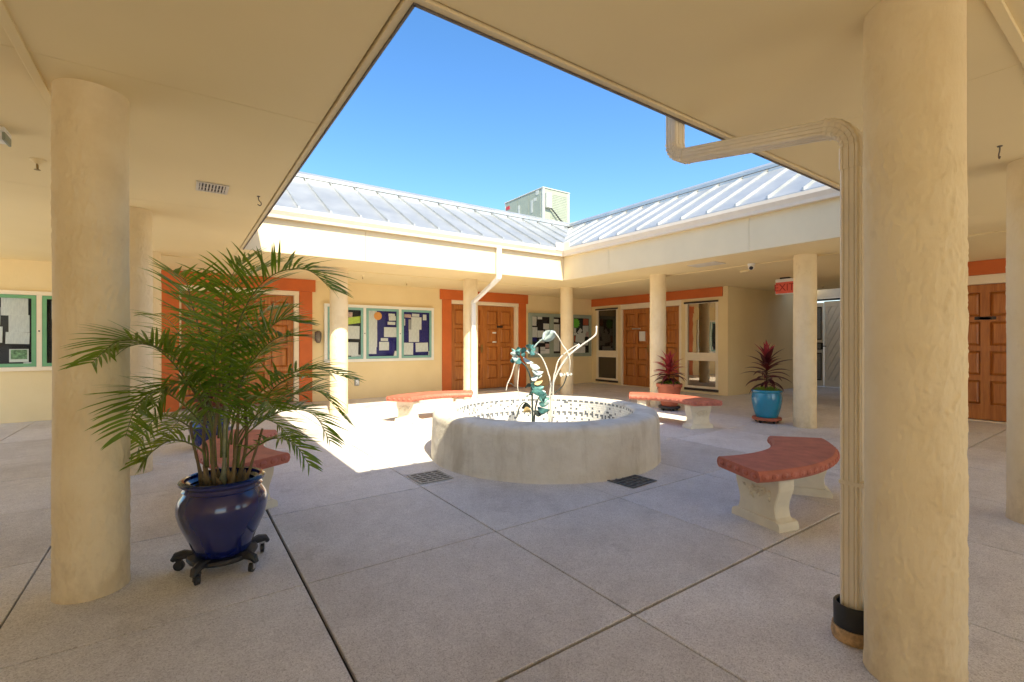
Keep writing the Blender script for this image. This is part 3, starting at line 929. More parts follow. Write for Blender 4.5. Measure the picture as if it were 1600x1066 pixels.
# metal plant sculpture standing in the basin
def sculpture():
    D = 5.36
    k = D/F_PX
    base = FC + Vector((0, 0, 0.135))
    t = thing('metal_sculpture', 'tall metal plant sculpture with teal leaves and pale curved stems inside the fountain', 'sculpture', base)
    rnd = random.Random(5)
    px0 = 848.0
    def P(x, y, dep=0.0):
        # x, y read off an enlarged view (6.66 times) of the sculpture
        px, py = 760+x/6.66, 500+y/6.66
        s = (px-px0)*k
        z = CAM_H-(py-533)*k-0.135
        return RGT*s + FWD*dep + Vector((0, 0, z))
    def rod(name, pts, r, mat, n=28):
        c = catmull([P(*p) for p in pts], n)
        rr = [r*(1-0.35*i/(n-1)) for i in range(n)]
        obj(name, MB().tube(c, rr, 8), mat, t, smooth='all')
    rod('stem', [(470, 1225, 0.0), (468, 1000, 0.0), (462, 760, 0.02), (450, 640, 0.0), (425, 540, -0.04), (385, 470, -0.05), (335, 430, -0.05)], 0.013, 'sculpt_dark')
    rod('stem', [(480, 1225, 0.02), (492, 980, 0.05), (520, 860, 0.08), (560, 800, 0.1), (640, 800, 0.1), (730, 760, 0.12), (800, 690, 0.12), (835, 590, 0.1)], 0.010, 'sculpt_dark')
    rod('stem', [(640, 1225, 0.1), (655, 790, 0.1), (690, 660, 0.08), (760, 500, 0.05), (850, 370, 0.02), (960, 280, 0.0), (1080, 190, -0.05), (1122, 140, -0.06), (1126, 65, -0.06)], 0.014, 'sculpt_white', 36)
    rod('stem', [(650, 1225, 0.12), (662, 780, 0.12), (720, 590, 0.12), (830, 420, 0.12), (900, 340, 0.1), (972, 258, 0.1)], 0.012, 'sculpt_white', 30)
    rod('stem', [(665, 1225, 0.16), (670, 720, 0.16), (640, 560, 0.16), (590, 430, 0.15), (540, 365, 0.12), (470, 335, 0.08), (440, 350, 0.05)], 0.010, 'sculpt_white', 30)
    rod('stem', [(670, 1225, 0.05), (690, 650, 0.05), (710, 540, 0.05), (740, 430, 0.05), (800, 360, 0.06), (880, 300, 0.05), (960, 250, 0.04)], 0.009, 'sculpt_white', 30)
    rod('tendril', [(690, 125, -0.05), (740, 190, -0.04), (780, 260, 0.0), (830, 330, 0.0), (858, 420, 0.0), (858, 500, 0.02), (848, 570, 0.05)], 0.007, 'sculpt_white')
    rod('tendril', [(285, 430, -0.05), (262, 520, -0.06), (235, 600, -0.06), (205, 665, -0.06), (190, 735, -0.06)], 0.008, 'sculpt_white')
    rod('tendril', [(330, 430, -0.02), (320, 560, -0.02), (310, 700, -0.02), (330, 800, 0.0), (320, 900, 0.0), (290, 1020, 0)], 0.006, 'sculpt_white')
    rod('tendril', [(205, 665, -0.06), (240, 660, -0.07), (275, 690, -0.07)], 0.006, 'sculpt_dark')
    rod('tendril', [(300, 1010, -0.1), (330, 900, -0.1), (380, 850, -0.1), (430, 880, -0.1), (460, 940, -0.1)], 0.007, 'sculpt_dark')
    rod('tendril', [(480, 290, 0.0), (520, 240, -0.02), (580, 190, -0.03)], 0.010, 'sculpt_pale')
    # pod shaped leaf at the top
    def leaf(name, base_p, tip_p, width, mat, cup=0.3, roll=0.0):
        a, b = P(*base_p), P(*tip_p)
        ax = b-a; L = ax.length; ax.normalize()
        side = ax.cross(FWD); side = side if side.length > 1e-3 else RGT.copy()
        side.normalize(); nrm = side.cross(ax)
        side, nrm = side*math.cos(roll)+nrm*math.sin(roll), nrm*math.cos(roll)-side*math.sin(roll)
        vs_, fs = [], []
        ns, nc = 7, 4
        for i in range(ns+1):
            tt = i/ns
            w = width*math.sin(math.pi*min(1, tt*0.92+0.06))**0.8
            for c in range(nc+1):
                u = c/nc*2-1
                vs_.append(a+ax*(L*tt)+side*(w*u)+nrm*(cup*w*(u*u)+0.10*L*math.sin(math.pi*tt)))
        m_ = len(vs_)
        vs_ += [v-nrm*0.004 for v in vs_]
        for i in range(ns):
            for c in range(nc):
                q = (i*(nc+1)+c, i*(nc+1)+c+1, (i+1)*(nc+1)+c+1, (i+1)*(nc+1)+c)
                fs.append(q); fs.append(tuple(m_+z for z in q[::-1]))
        obj(name, MB().add(vs_, fs), mat, t, smooth='all')
    leaf('pod', (705, 130, -0.05), (560, 215, -0.02), 0.06, 'sculpt_pale', 0.9)
    leaf('pod', (650, 112, -0.05), (575, 205, -0.04), 0.035, 'sculpt_pale', 0.6, 0.5)
    petals = [((300,380),(235,345)), ((310,370),(250,300)), ((330,360),(320,280)), ((350,350),(385,290)), ((345,365),(390,350)), ((320,390),(260,400)), ((330,380),(290,330)),
              ((440,300),(400,260)), ((440,300),(475,260)), ((445,310),(500,290)), ((440,310),(405,330)), ((450,320),(470,365)), ((310,350),(345,300)), ((300,395),(240,440)), ((330,395),(300,450))]
    for i, (a, b) in enumerate(petals):
        leaf('petal', (*a, -0.05+rnd.uniform(-0.05, 0.05)), (*b, -0.05+rnd.uniform(-0.12, 0.08)), rnd.uniform(0.022, 0.034), 'sculpt_teal' if i % 5 else 'sculpt_pale', 0.5, rnd.uniform(-0.6, 0.6))
    big = [((370,395),(475,450),'sculpt_pale'), ((440,470),(545,505),'sculpt_pale'), ((460,530),(585,548),'sculpt_pale'), ((480,570),(570,590),'sculpt_pale'), ((445,620),(520,590),'sculpt_pale'), ((470,660),(575,640),'sculpt_gold'),
           ((460,690),(385,705),'sculpt_dark'), ((465,720),(590,705),'sculpt_teal'), ((460,740),(600,760),'sculpt_teal'), ((500,770),(610,760),'sculpt_pale'), ((540,790),(610,800),'sculpt_teal'), ((540,830),(650,825),'sculpt_teal'), ((530,870),(640,880),'sculpt_teal'),
           ((525,920),(640,925),'sculpt_teal'), ((530,950),(620,965),'sculpt_pale'), ((490,960),(580,985),'sculpt_dark'), ((450,920),(355,930),'sculpt_dark'), ((450,950),(370,960),'sculpt_gold'), ((460,780),(410,790),'sculpt_teal'), ((555,850),(640,860),'sculpt_pale'), ((440,680),(480,640),'sculpt_teal')]
    for a, b, mt in big:
        leaf('leaf', (*a, rnd.uniform(-0.05, 0.08)), (*b, rnd.uniform(-0.16, 0.1)), rnd.uniform(0.035, 0.052), mt, 0.35, rnd.uniform(0.3, 1.1))
    for c in ((790, 580), (860, 575)):
        for q in range(5):
            an = q*1.256
            leaf('petal', (c[0], c[1], 0.1), (c[0]+36*math.cos(an), c[1]+20*math.sin(an), 0.1+0.02*math.sin(an*2)), 0.016, 'sculpt_white', 0.3)
sculpture()

# ================================================================== BENCHES
def make_bench():
    """curved bench; local origin on the ground under the seat, +y towards the fountain (concave side)"""
    t = thing('bench', 'bench', 'bench')
    Rm, dep, half = 1.17, 0.43, R(33.5)
    H, th = 0.415, 0.075
    c = Vector((0, Rm, 0))            # centre of curvature
    prof = [(-dep/2+0.012, -th), (-dep/2-0.004, -th+0.012), (-dep/2-0.012, -th/2), (-dep/2-0.004, -0.014), (-dep/2+0.012, 0.0), (dep/2-0.012, 0.0), (dep/2+0.004, -0.014), (dep/2+0.012, -th/2), (dep/2+0.004, -th+0.012), (dep/2-0.012, -th)]
    frames = []
    n = 30
    for i in range(n+1):
        a = -half+2*half*i/n
        out = Vector((math.sin(a), -math.cos(a), 0))
        frames.append((c+out*Rm+Vector((0, 0, H)), out, Vector((0, 0, 1))))
    seat = obj('seat', MB().sweep(frames, prof), 'terracotta_seat', t, smooth=True)
    # egg moulding round the rim
    eg = MB()
    def egg(p, out, tang):
        M = Matrix((tang, out, Vector((0, 0, 1)))).transposed()
        eg.ball(p, 1.0, 0.029, 0.007, 0.021, 10, 6, M)
        eg.ball(p+out*0.004, 1.0, 0.013, 0.007, 0.011, 8, 4, M)
    for rr, sgn in ((Rm+dep/2+0.010, 1), (Rm-dep/2-0.010, -1)):
        cnt = int(rr*2*half/0.076)
        for i in range(cnt):
            a = -half+2*half*(i+0.5)/cnt
            out = Vector((math.sin(a), -math.cos(a), 0)); tg = Vector((math.cos(a), math.sin(a), 0))
            egg(c+out*rr+Vector((0, 0, H-th/2)), out*sgn, tg)
    for sgn in (-1, 1):
        a = half*sgn
        out = Vector((math.sin(a), -math.cos(a), 0)); tg = Vector((math.cos(a), math.sin(a), 0))*sgn
        for i in range(5):
            r_ = Rm-dep/2+dep*(i+0.5)/5
            egg(c+out*r_+tg*0.002+Vector((0, 0, H-th/2)), tg, out)
    e = obj('egg_moulding', eg, 'terracotta_seat', seat, smooth='all')
    e['kind'] = 'stuff'
    # two pedestal legs
    hs = H-th
    right = [(0.165, hs), (0.178, hs-0.02), (0.180, hs-0.05), (0.176, hs-0.085), (0.163, hs-0.125), (0.149, hs-0.165), (0.142, hs-0.20), (0.144, hs-0.225), (0.153, 0.075), (0.168, 0.062)]
    poly = right + [(0.176, 0.055), (0.184, 0.04), (0.184, 0.0)]
    poly = poly + [(-x, z) for x, z in poly[::-1]]
    for sgn in (-1, 1):
        a = R(22.5)*sgn
        out = Vector((math.sin(a), -math.cos(a), 0)); tg = Vector((math.cos(a), math.sin(a), 0))
        o = c+out*Rm
        fn = lambda x, z, tt: o+out*x+tg*tt+Vector((0, 0, z))
        lg = MB()
        n_ = len(poly)
        # slightly pillowed slab: three sections through the thickness
        secs = [(-0.070, 0.97), (-0.060, 1.0), (0.060, 1.0), (0.070, 0.97)]
        vv = [fn(x*s, z, tt) for tt, s in secs for x, z in poly]
        ff = [tuple(range(n_))[::-1], tuple(3*n_+k for k in range(n_))]
        for s in range(3):
            for k in range(n_):
                k2 = (k+1) % n_
                ff.append((s*n_+k, s*n_+k2, (s+1)*n_+k2, (s+1)*n_+k))
        lg.add(vv, ff)
        leg = obj('leg', lg, 'cast_stone', t)
        pl = MB()
        prof_b = [(-0.195, 0.0), (-0.195, 0.03), (-0.185, 0.052), (-0.16, 0.062), (0.16, 0.062), (0.185, 0.052), (0.195, 0.03), (0.195, 0.0)]
        pl.prism(prof_b, fn, -0.090, 0.090)
        obj('foot', pl, 'cast_stone', leg)
        cv = MB(); rnd = random.Random(3)
        for face in (-1, 1):
            for q in range(44):
                x = rnd.gauss(0, 0.055); x = max(-0.105, min(0.105, x))
                z = hs-0.125+abs(x)*0.12+rnd.gauss(0, 0.018)
                M = (Matrix((out, tg, Vector((0, 0, 1)))).transposed()) @ Matrix.Rotation(rnd.uniform(0, 3.1), 3, 'Y')
                cv.ball(fn(x, z, face*0.069), 1.0, rnd.uniform(0.011, 0.021), 0.015, rnd.uniform(0.006, 0.011), 7, 4, M)
        tag(obj('carved_flowers', cv, 'cast_stone', leg, smooth='all'), kind='stuff')
    return t
bench0 = make_bench()
spots = [
 ((3.78, 1.66), None, 'red curved bench in the right foreground beside the downspout, resting on white carved legs'),
 ((6.17, 4.50), None, 'red curved bench at the right of the fountain, before the terracotta pot'),
 ((3.33, 6.98), None, 'red curved bench behind the fountain at left, standing in full sun'),
 ((0.34, 4.42), None, 'red curved bench almost hidden behind the big palm pot'),
]
for i, ((x, y), _, lab) in enumerate(spots):
    b = bench0 if i == 0 else copy_tree(bench0)
    b.location = (x, y, 0)
    d = Vector((FC.x-x, FC.y-y))
    b.rotation_euler = (0, 0, math.atan2(d.y, d.x)-math.pi/2)
    tag(b, lab, 'bench', 'curved concrete benches round the fountain')

# ================================================================== POTS AND PLANTS
PALM = Vector((0.20, 3.08, 0))
def caster(mb_w, mb_f, x, y, h, an):
    M = Matrix.Translation((x, y, 0)) @ Matrix.Rotation(an, 4, 'Z')
    r = h*0.42
    pr = [(r*0.5, -0.011), (r, -0.009), (r, 0.009), (r*0.5, 0.011)]
    n = 14; vs_, fs = [], []
    for rr, y_ in pr:
        for k in range(n):
            a = 2*math.pi*k/n
            vs_.append(M @ Vector((rr*math.cos(a), y_, r+0.001+rr*math.sin(a))))
    for i in range(3):
        for k in range(n):
            k2 = (k+1) % n
            fs.append((i*n+k, i*n+k2, (i+1)*n+k2, (i+1)*n+k))
    fs.append(tuple(range(n))); fs.append(tuple(3*n+k for k in range(n))[::-1])
    mb_w.add(vs_, fs)
    for s in (-1, 1):
        mb_f.box(-0.012, s*0.013-0.002, r*0.7, 0.012, s*0.013+0.002, h, M)
    mb_f.box(-0.016, -0.016, h-0.006, 0.016, 0.016, h+0.004, M)

def palm_dolly():
    t = thing('plant_dolly', 'black wheeled plant caddy under the big blue pot', 'plant stand', PALM)
    h = 0.075
    m = MB().lathe([(0.10, h-0.012), (0.165, h-0.012), (0.172, h), (0.165, h+0.012), (0.10, h+0.012)], 40, close=True)
    obj('ring', m, 'black_iron', t, smooth=True)
    for k in range(5):
        a = k*2*math.pi/5+0.30
        M = Matrix.Rotation(a, 4, 'Z')
        # drooping claw shaped arm
        path = [M @ Vector(p) for p in ((0.0, 0, h), (0.12, 0, h), (0.19, 0, h+0.012), (0.225, 0, h+0.004), (0.245, 0, h-0.018))]
        arm = obj('arm', MB().tube(path, [0.016, 0.018, 0.024, 0.022, 0.012], 8), 'black_iron', t, smooth=True)
        wm, fm = MB(), MB()
        p = M @ Vector((0.212, 0, 0))
        caster(wm, fm, p.x, p.y, h-0.012, a+1.1+k)
        w = obj('caster', fm, 'steel' if k in (0, 4) else 'black_iron', arm)
        obj('wheel', wm, 'black_plastic', arm, smooth=True)
palm_dolly()

def pot(name, prof_out, wall, soil_z, loc, mat, label, cat='pot', group=None):
    t = thing(name, label, cat, loc, 0, group)
    inner = [(max(0.01, r-wall), z) for r, z in prof_out if z > 0.03]
    prof = [(0.001, 0.0)] + prof_out + [(prof_out[-1][0]-wall*0.5, prof_out[-1][1]+0.004)] + inner[::-1]
    obj('body', MB().lathe(prof, 72), mat, t, smooth=True)
    r_s = [r for r, z in prof_out if z <= soil_z][-1]-wall*0.6
    n = 40; vs_, fs = [(0, 0, soil_z+0.012)], []
    for ring in (0.35, 0.7, 1.0):
        for k in range(n):
            a = 2*math.pi*k/n
            vs_.append((r_s*ring*math.cos(a), r_s*ring*math.sin(a), soil_z+(1-ring)*0.012+random.uniform(-0.006, 0.006)))
    for k in range(n):
        k2 = (k+1) % n
        fs.append((0, 1+k, 1+k2))
        for q in range(2): fs.append((1+q*n+k, 1+(q+1)*n+k, 1+(q+1)*n+k2, 1+q*n+k2))
    obj('soil', MB().add(vs_, fs), 'soil', t)
    return t
BLUE = [(0.125, 0.0), (0.135, 0.012), (0.150, 0.05), (0.180, 0.12), (0.205, 0.18), (0.219, 0.235), (0.220, 0.275), (0.210, 0.31), (0.192, 0.336), (0.186, 0.346), (0.188, 0.352), (0.195, 0.358), (0.190, 0.366), (0.187, 0.374), (0.195, 0.382), (0.208, 0.392), (0.209, 0.402), (0.202, 0.409)]
pot('plant_pot', BLUE, 0.022, 0.352, PALM+Vector((0, 0, 0.088)), 'blue_glaze', 'large glossy dark blue glazed pot holding the palm, left foreground', group=None)

def frond_mesh(pts, leaf_len, pairs, rnd, width=0.011, rach=0.006, start=0.22, droop=0.55, vee=0.35):
    """palm frond: rachis and leaflets; pts are local control points"""
    n = 40
    c = catmull(pts, n)
    rr = [rach*(1-0.8*i/(n-1)) for i in range(n)]
    stem_mb = MB().tube(c, rr, 6)
    lf = MB()
    for q in range(pairs):
        f = start+(1-start)*(q+0.5)/pairs
        x = f*(n-1); i = min(int(x), n-2); u = x-i
        p = c[i].lerp(c[i+1], u)
        T = (c[min(i+2, n-1)]-c[max(i-1, 0)]).normalized()
        up = Vector((0, 0, 1)) - T*T.z
        if up.length < 0.15: up = RGT - T*RGT.dot(T)
        up.normalize()
        S = T.cross(up).normalized()
        g_ = (f-start)/(1-start)
        L = leaf_len*(0.45+0.75*math.sin(math.pi*min(1.0, 0.18+g_*0.80)))*rnd.uniform(0.86, 1.10)
        ang = R(28+42*g_**0.8)
        for sg in (-1, 1):
            if rnd.random() < 0.035: continue
            a2 = R(62)-ang*0.55+rnd.uniform(-0.14, 0.14)
            d = (S*sg*math.sin(a2+0.25)+T*math.cos(a2+0.25)+up*(vee+rnd.uniform(-0.12, 0.12))).normalized()
            W = (T-d*T.dot(d)).normalized()
            N = d.cross(W)
            dr = droop*rnd.uniform(0.6, 1.35)
            st = [0.0, 0.25, 0.55, 0.82, 1.0]
            wd = [0.45, 1.0, 0.9, 0.5, 0.0]
            row = []
            o0 = len(lf.v)
            prev = p.copy(); dirc = d.copy()
            vs_ = []
            for k in range(5):
                if k:
                    dirc = (dirc+Vector((0, 0, -1))*dr*(st[k]-st[k-1])).normalized()
                    prev = prev+dirc*L*(st[k]-st[k-1])
                if k < 4:
                    vs_ += [prev-W*width*wd[k]+N*width*0.25*wd[k], prev, prev+W*width*wd[k]+N*width*0.25*wd[k]]
                else: vs_.append(prev)
            fs = []
            for k in range(3):
                b = k*3
                fs += [(b, b+1, b+4, b+3), (b+1, b+2, b+5, b+4)]
            fs += [(9, 10, 12), (10, 11, 12)]
            lf.add(vs_, fs)
    return stem_mb, lf

def palm():
    D = PALM.dot(FWD)
    k = D/F_PX
    z0 = 0.088+0.35
    t = thing('areca_palm', 'bushy green areca palm growing in the large blue pot at left', 'palm', PALM+Vector((0, 0, z0)))
    rnd = random.Random(21)
    def P(px, py, dep):
        dd = D+dep
        s = (px-800)/F_PX*dd-PALM.dot(RGT)
        z = CAM_H-(py-533)/F_PX*dd-z0
        return RGT*s+FWD*dep+Vector((0, 0, z))
    # canes
    canes = [((345,765),(350,735),(351,690),(353,620),(354,575), 0.0, 0.017), ((325,765),(322,735),(318,690),(322,640),(328,600), 0.05, 0.015), ((368,765),(378,730),(385,690),(384,650),(382,610), 0.03, 0.015),
             ((336,768),(333,730),(334,690),(340,640),(345,590), -0.08, 0.014), ((362,768),(365,735),(370,690),(372,650),(374,600), -0.07, 0.014), ((318,766),(312,735),(305,705),(300,680),(298,660), -0.02, 0.013), ((376,766),(388,740),(396,715),(404,690),(410,670), -0.03, 0.012)]
    for i, (*pp, dp, r) in enumerate(canes):
        pts = [P(x, y, dp*(0.5+0.5*q/4)) for q, (x, y) in enumerate(pp)]
        c = catmull(pts, 22)
        rr = [r*(1.55-0.9*min(1, q/6)+(0.10 if q % 3 == 0 else 0))*(1-0.3*q/21) for q in range(22)]
        cane = obj('cane', MB().tube(c, rr, 10), 'cane' if i == 0 else 'cane_base', t, smooth='all')
    # fronds: control points (picture plane) and depth at base and tip
    F = [
     # the tall arching one and other upright fronds
     ([(353,640),(366,530),(392,465),(430,428),(480,422),(518,452)], 0.0, -0.10, 0.235, 46, 0),
     ([(350,640),(346,540),(350,470),(366,425),(392,404)], 0.0, 0.25, 0.22, 40, 0),
     ([(352,640),(352,540),(362,470),(388,432),(430,412)], 0.0, 0.35, 0.23, 40, 0),
     ([(340,640),(318,540),(300,475),(290,440),(270,425)], 0.03, 0.15, 0.20, 38, 0),
     # left side
     ([(332,640),(300,585),(250,545),(190,532),(142,568)], -0.03, -0.62, 0.19, 40, 0),
     ([(328,660),(295,600),(258,555),(225,538),(180,548)], 0.0, -0.35, 0.18, 34, 1),
     ([(326,680),(295,640),(252,612),(215,632),(196,682)], -0.03, -0.55, 0.19, 36, 0),
     ([(320,690),(285,660),(252,650),(228,672),(212,715)], 0.05, 0.15, 0.18, 32, 1),
     ([(316,705),(288,690),(262,690),(238,706),(222,722)], -0.05, -0.20, 0.15, 24, 1),
     ([(330,650),(312,590),(285,530),(262,500),(236,492)], 0.05, 0.5, 0.19, 34, 1),
     ([(333,670),(310,620),(290,600),(262,605),(240,640)], 0.0, -0.28, 0.19, 32, 0),
     # centre
     ([(345,670),(338,600),(335,560),(345,530),(362,520)], -0.03, -0.40, 0.20, 34, 0),
     ([(355,670),(375,600),(402,555),(430,530),(455,525)], 0.0, -0.15, 0.21, 36, 0),
     ([(350,660),(362,590),(380,530),(410,490),(445,480)], 0.02, 0.42, 0.21, 36, 1),
     ([(358,690),(372,645),(390,625),(412,622),(430,640)], -0.03, -0.35, 0.18, 30, 0),
     # right side
     ([(370,670),(400,620),(442,590),(490,576),(548,592)], 0.0, -0.05, 0.19, 36, 0),
     ([(372,680),(412,640),(455,618),(498,612),(540,655)], 0.03, 0.20, 0.20, 36, 0),
     ([(376,690),(415,655),(455,640),(492,650),(516,690)], 0.0, 0.30, 0.18, 34, 0),
     ([(382,715),(405,695),(432,685),(460,694),(484,728)], 0.0, -0.15, 0.15, 26, 0),
     ([(378,690),(400,650),(425,610),(455,590),(485,590)], -0.03, -0.30, 0.18, 30, 0),
     ([(365,650),(385,580),(412,525),(440,500),(472,505)], 0.02, 0.12, 0.21, 36, 0),
     ([(372,690),(392,660),(415,655),(440,668),(455,690)], 0.05, 0.4, 0.16, 28, 1),
     ([(335,690),(322,660),(300,650),(275,662),(258,690)], 0.05, 0.45, 0.17, 28, 1),
     # into the back, seen through the rest
     ([(356,660),(365,600),(375,560),(392,545),(415,550)], 0.05, 0.60, 0.20, 32, 1),
    ]
    for pts, d0, d1, L, pairs, pale in F:
        n = len(pts)
        ctrl = [P(x, y, d0+(d1-d0)*(i/(n-1))**1.4) for i, (x, y) in enumerate(pts)]
        base = P(348+(pts[0][0]-348)*0.8, min(730, pts[0][1]+45), d0*0.6)
        st_mb, lf = frond_mesh([base]+ctrl, L*1.16, int(pairs*0.86), rnd, width=0.0066, rach=0.0062, start=0.30, droop=rnd.uniform(0.35, 0.75))
        fr = obj('frond', lf, 'palm_leaf_pale' if pale else 'palm_leaf', t)
        obj('frond_stalk', st_mb, 'rachis', fr, smooth='all')
    # dry sheath ends and litter at the foot
    for q in range(9):
        a = q*0.75; r = rnd.uniform(0.03, 0.10)
        b0 = Vector((r*math.cos(a), r*math.sin(a), 0.0))
        tip = b0+Vector((rnd.uniform(-0.03, 0.03), rnd.uniform(-0.03, 0.03), rnd.uniform(0.06, 0.16)))
        obj('sheath', MB().tube([b0, (b0+tip)/2+Vector((0.004, 0, 0)), tip], [0.018, 0.014, 0.003], 7), 'cane_base', t, smooth='all')
palm()

def cordyline_leaf(L, wid, el, curl):
    """lanceolate leaf leaving the stem along +x at elevation el"""
    ns = 8; vs_, fs = [], []
    p = Vector((0.0, 0, 0)); a = el
    for i in range(ns+1):
        t_ = i/ns
        w = wid*math.sin(math.pi*min(1, 0.10+0.9*t_)**0.75)*(1 if t_ < 1 else 0)
        w = max(w, 0.0015)
        d = Vector((math.cos(a), 0, math.sin(a)))
        nrm = Vector((-math.sin(a), 0, math.cos(a)))
        vs_ += [p+Vector((0, -w, 0))+nrm*w*0.45, p.copy(), p+Vector((0, w, 0))+nrm*w*0.45]
        p = p+d*(L/ns); a -= curl/ns*(0.4+1.2*t_)
    for i in range(ns):
        b = i*3
        fs += [(b, b+1, b+4, b+3), (b+1, b+2, b+5, b+4)]
    return MB().add(vs_, fs).mesh('leaf', 'all')
def make_cordyline(loc, label, seed, n=44, hgt=0.42, size=1.0, red_frac=0.3):
    rnd = random.Random(seed)
    t = thing('cordyline', label, 'plant', loc, 0, 'burgundy cordylines in pots')
    c = catmull([(0, 0, -0.03), (0.006, 0.004, hgt*0.3), (-0.006, 0.004, hgt*0.7), (0, 0, hgt)], 14)
    obj('stem', MB().tube(c, [0.013-0.0004*i for i in range(14)], 8), 'cordy_stem', t, smooth='all')
    variants = {}
    for i in range(n):
        f = i/(n-1)
        z = hgt*(0.22+0.78*f)
        el = R(-8+88*f**1.5)+rnd.uniform(-0.15, 0.15)
        L = size*(0.27+0.06*math.sin(math.pi*f))*rnd.uniform(0.82, 1.12)
        red = f > 1-red_frac
        key = (round(el, 1), round(L, 2), red)
        if key not in variants:
            me = cordyline_leaf(L, size*rnd.uniform(0.026, 0.038), el, R(75-50*f))
            me.materials.append(MATS['cordyline_red' if red else 'cordyline_dark'])
            variants[key] = me
        obj('leaf', variants[key], None, t, (0, 0, z), (rnd.uniform(-0.2, 0.2), 0, i*2.399+rnd.uniform(-0.25, 0.25)))
    return t
def lime_cover(loc, r, label, seed):
    rnd = random.Random(seed)
    m = MB()
    for q in range(900):
        rr = r*math.sqrt(rnd.random()); a = rnd.uniform(0, 6.283)
        z = 0.045*(1-(rr/r)**2)+rnd.uniform(-0.01, 0.03)
        p = Vector((rr*math.cos(a), rr*math.sin(a), z))
        d = Vector((rnd.gauss(0, 1)+p.x*6, rnd.gauss(0, 1)+p.y*6, rnd.uniform(0.2, 1.6))).normalized()
        s = d.cross(Vector((rnd.gauss(0, 1), rnd.gauss(0, 1), rnd.gauss(0, 1)))).normalized()
        L, w = rnd.uniform(0.016, 0.034), rnd.uniform(0.005, 0.009)
        m.add([p, p+d*L*0.5+s*w, p+d*L, p+d*L*0.5-s*w], [(0, 1, 2, 3)])
    o = obj('ground_cover', m, 'lime_cover', None, loc)
    tag(o, label, 'ground cover', kind='stuff')

# turquoise pot on a round dolly
T = Vector((7.40, 3.70, 0))
TEAL = [(0.150, 0.0), (0.156, 0.01), (0.175, 0.07), (0.198, 0.16), (0.213, 0.25), (0.215, 0.31), (0.208, 0.36), (0.205, 0.378), (0.212, 0.384), (0.221, 0.392), (0.222, 0.408), (0.216, 0.416)]
def round_dolly(loc, r, mat, label):
    t = thing('plant_dolly', label, 'plant stand', loc, 0, 'round plant dollies')
    obj('disc', MB().lathe([(0.001, 0.042), (r-0.006, 0.042), (r, 0.048), (r, 0.078), (r-0.006, 0.084), (0.001, 0.084)], 48), mat, t, smooth=True)
    for k in range(5):
        a = k*1.2566+0.5
        wm, fm = MB(), MB()
        caster(wm, fm, (r-0.05)*math.cos(a), (r-0.05)*math.sin(a), 0.040, a)
        w = obj('caster', fm, 'black_iron', t)
        obj('wheel', wm, 'black_plastic', w, smooth=True)
round_dolly(T, 0.205, 'terracotta', 'terracotta coloured wheeled disc under the turquoise pot')
pot('plant_pot', TEAL, 0.02, 0.378, T+Vector((0, 0, 0.0845)), 'teal_glaze', 'glossy turquoise glazed pot beside the column under the exit sign')
lime_cover(T+Vector((0, 0, 0.465)), 0.185, 'lime green ground cover filling the turquoise pot', 4)
make_cordyline(T+Vector((0, 0, 0.475)), 'dark burgundy cordyline rising from the turquoise pot', 8, 40, 0.50, 1.12, 0.14)
# terracotta pot
Q = Vector((7.25, 5.36, 0))
TERRA = [(0.135, 0.0), (0.14, 0.01), (0.165, 0.12), (0.19, 0.24), (0.205, 0.33), (0.208, 0.335), (0.222, 0.338), (0.226, 0.345), (0.228, 0.395), (0.220, 0.402)]
round_dolly(Q, 0.19, 'black_plastic', 'black wheeled disc under the terracotta pot')
pot('plant_pot', TERRA, 0.02, 0.36, Q+Vector((0, 0, 0.0845)), 'terracotta', 'terracotta pot behind the right bench, before the wooden doors')
lime_cover(Q+Vector((0, 0, 0.45)), 0.19, 'lime green ground cover filling the terracotta pot', 6)
make_cordyline(Q+Vector((0, 0, 0.46)), 'pinkish red cordyline rising from the terracotta pot', 15, 42, 0.34, 1.12, 0.62)
# second blue pot behind the palm
B = Vector((0.30, 6.55, 0))
pot('plant_pot', BLUE, 0.022, 0.352, B, 'blue_glaze', 'smaller looking dark blue pot glimpsed behind the palm canes')
lime_cover(B+Vector((0, 0, 0.36)), 0.16, 'lime green ground cover in the blue pot behind the palm', 9)
make_cordyline(B+Vector((0, 0, 0.37)), 'burgundy cordyline in the blue pot hidden behind the palm', 23, 36, 0.34, 1.0, 0.4)

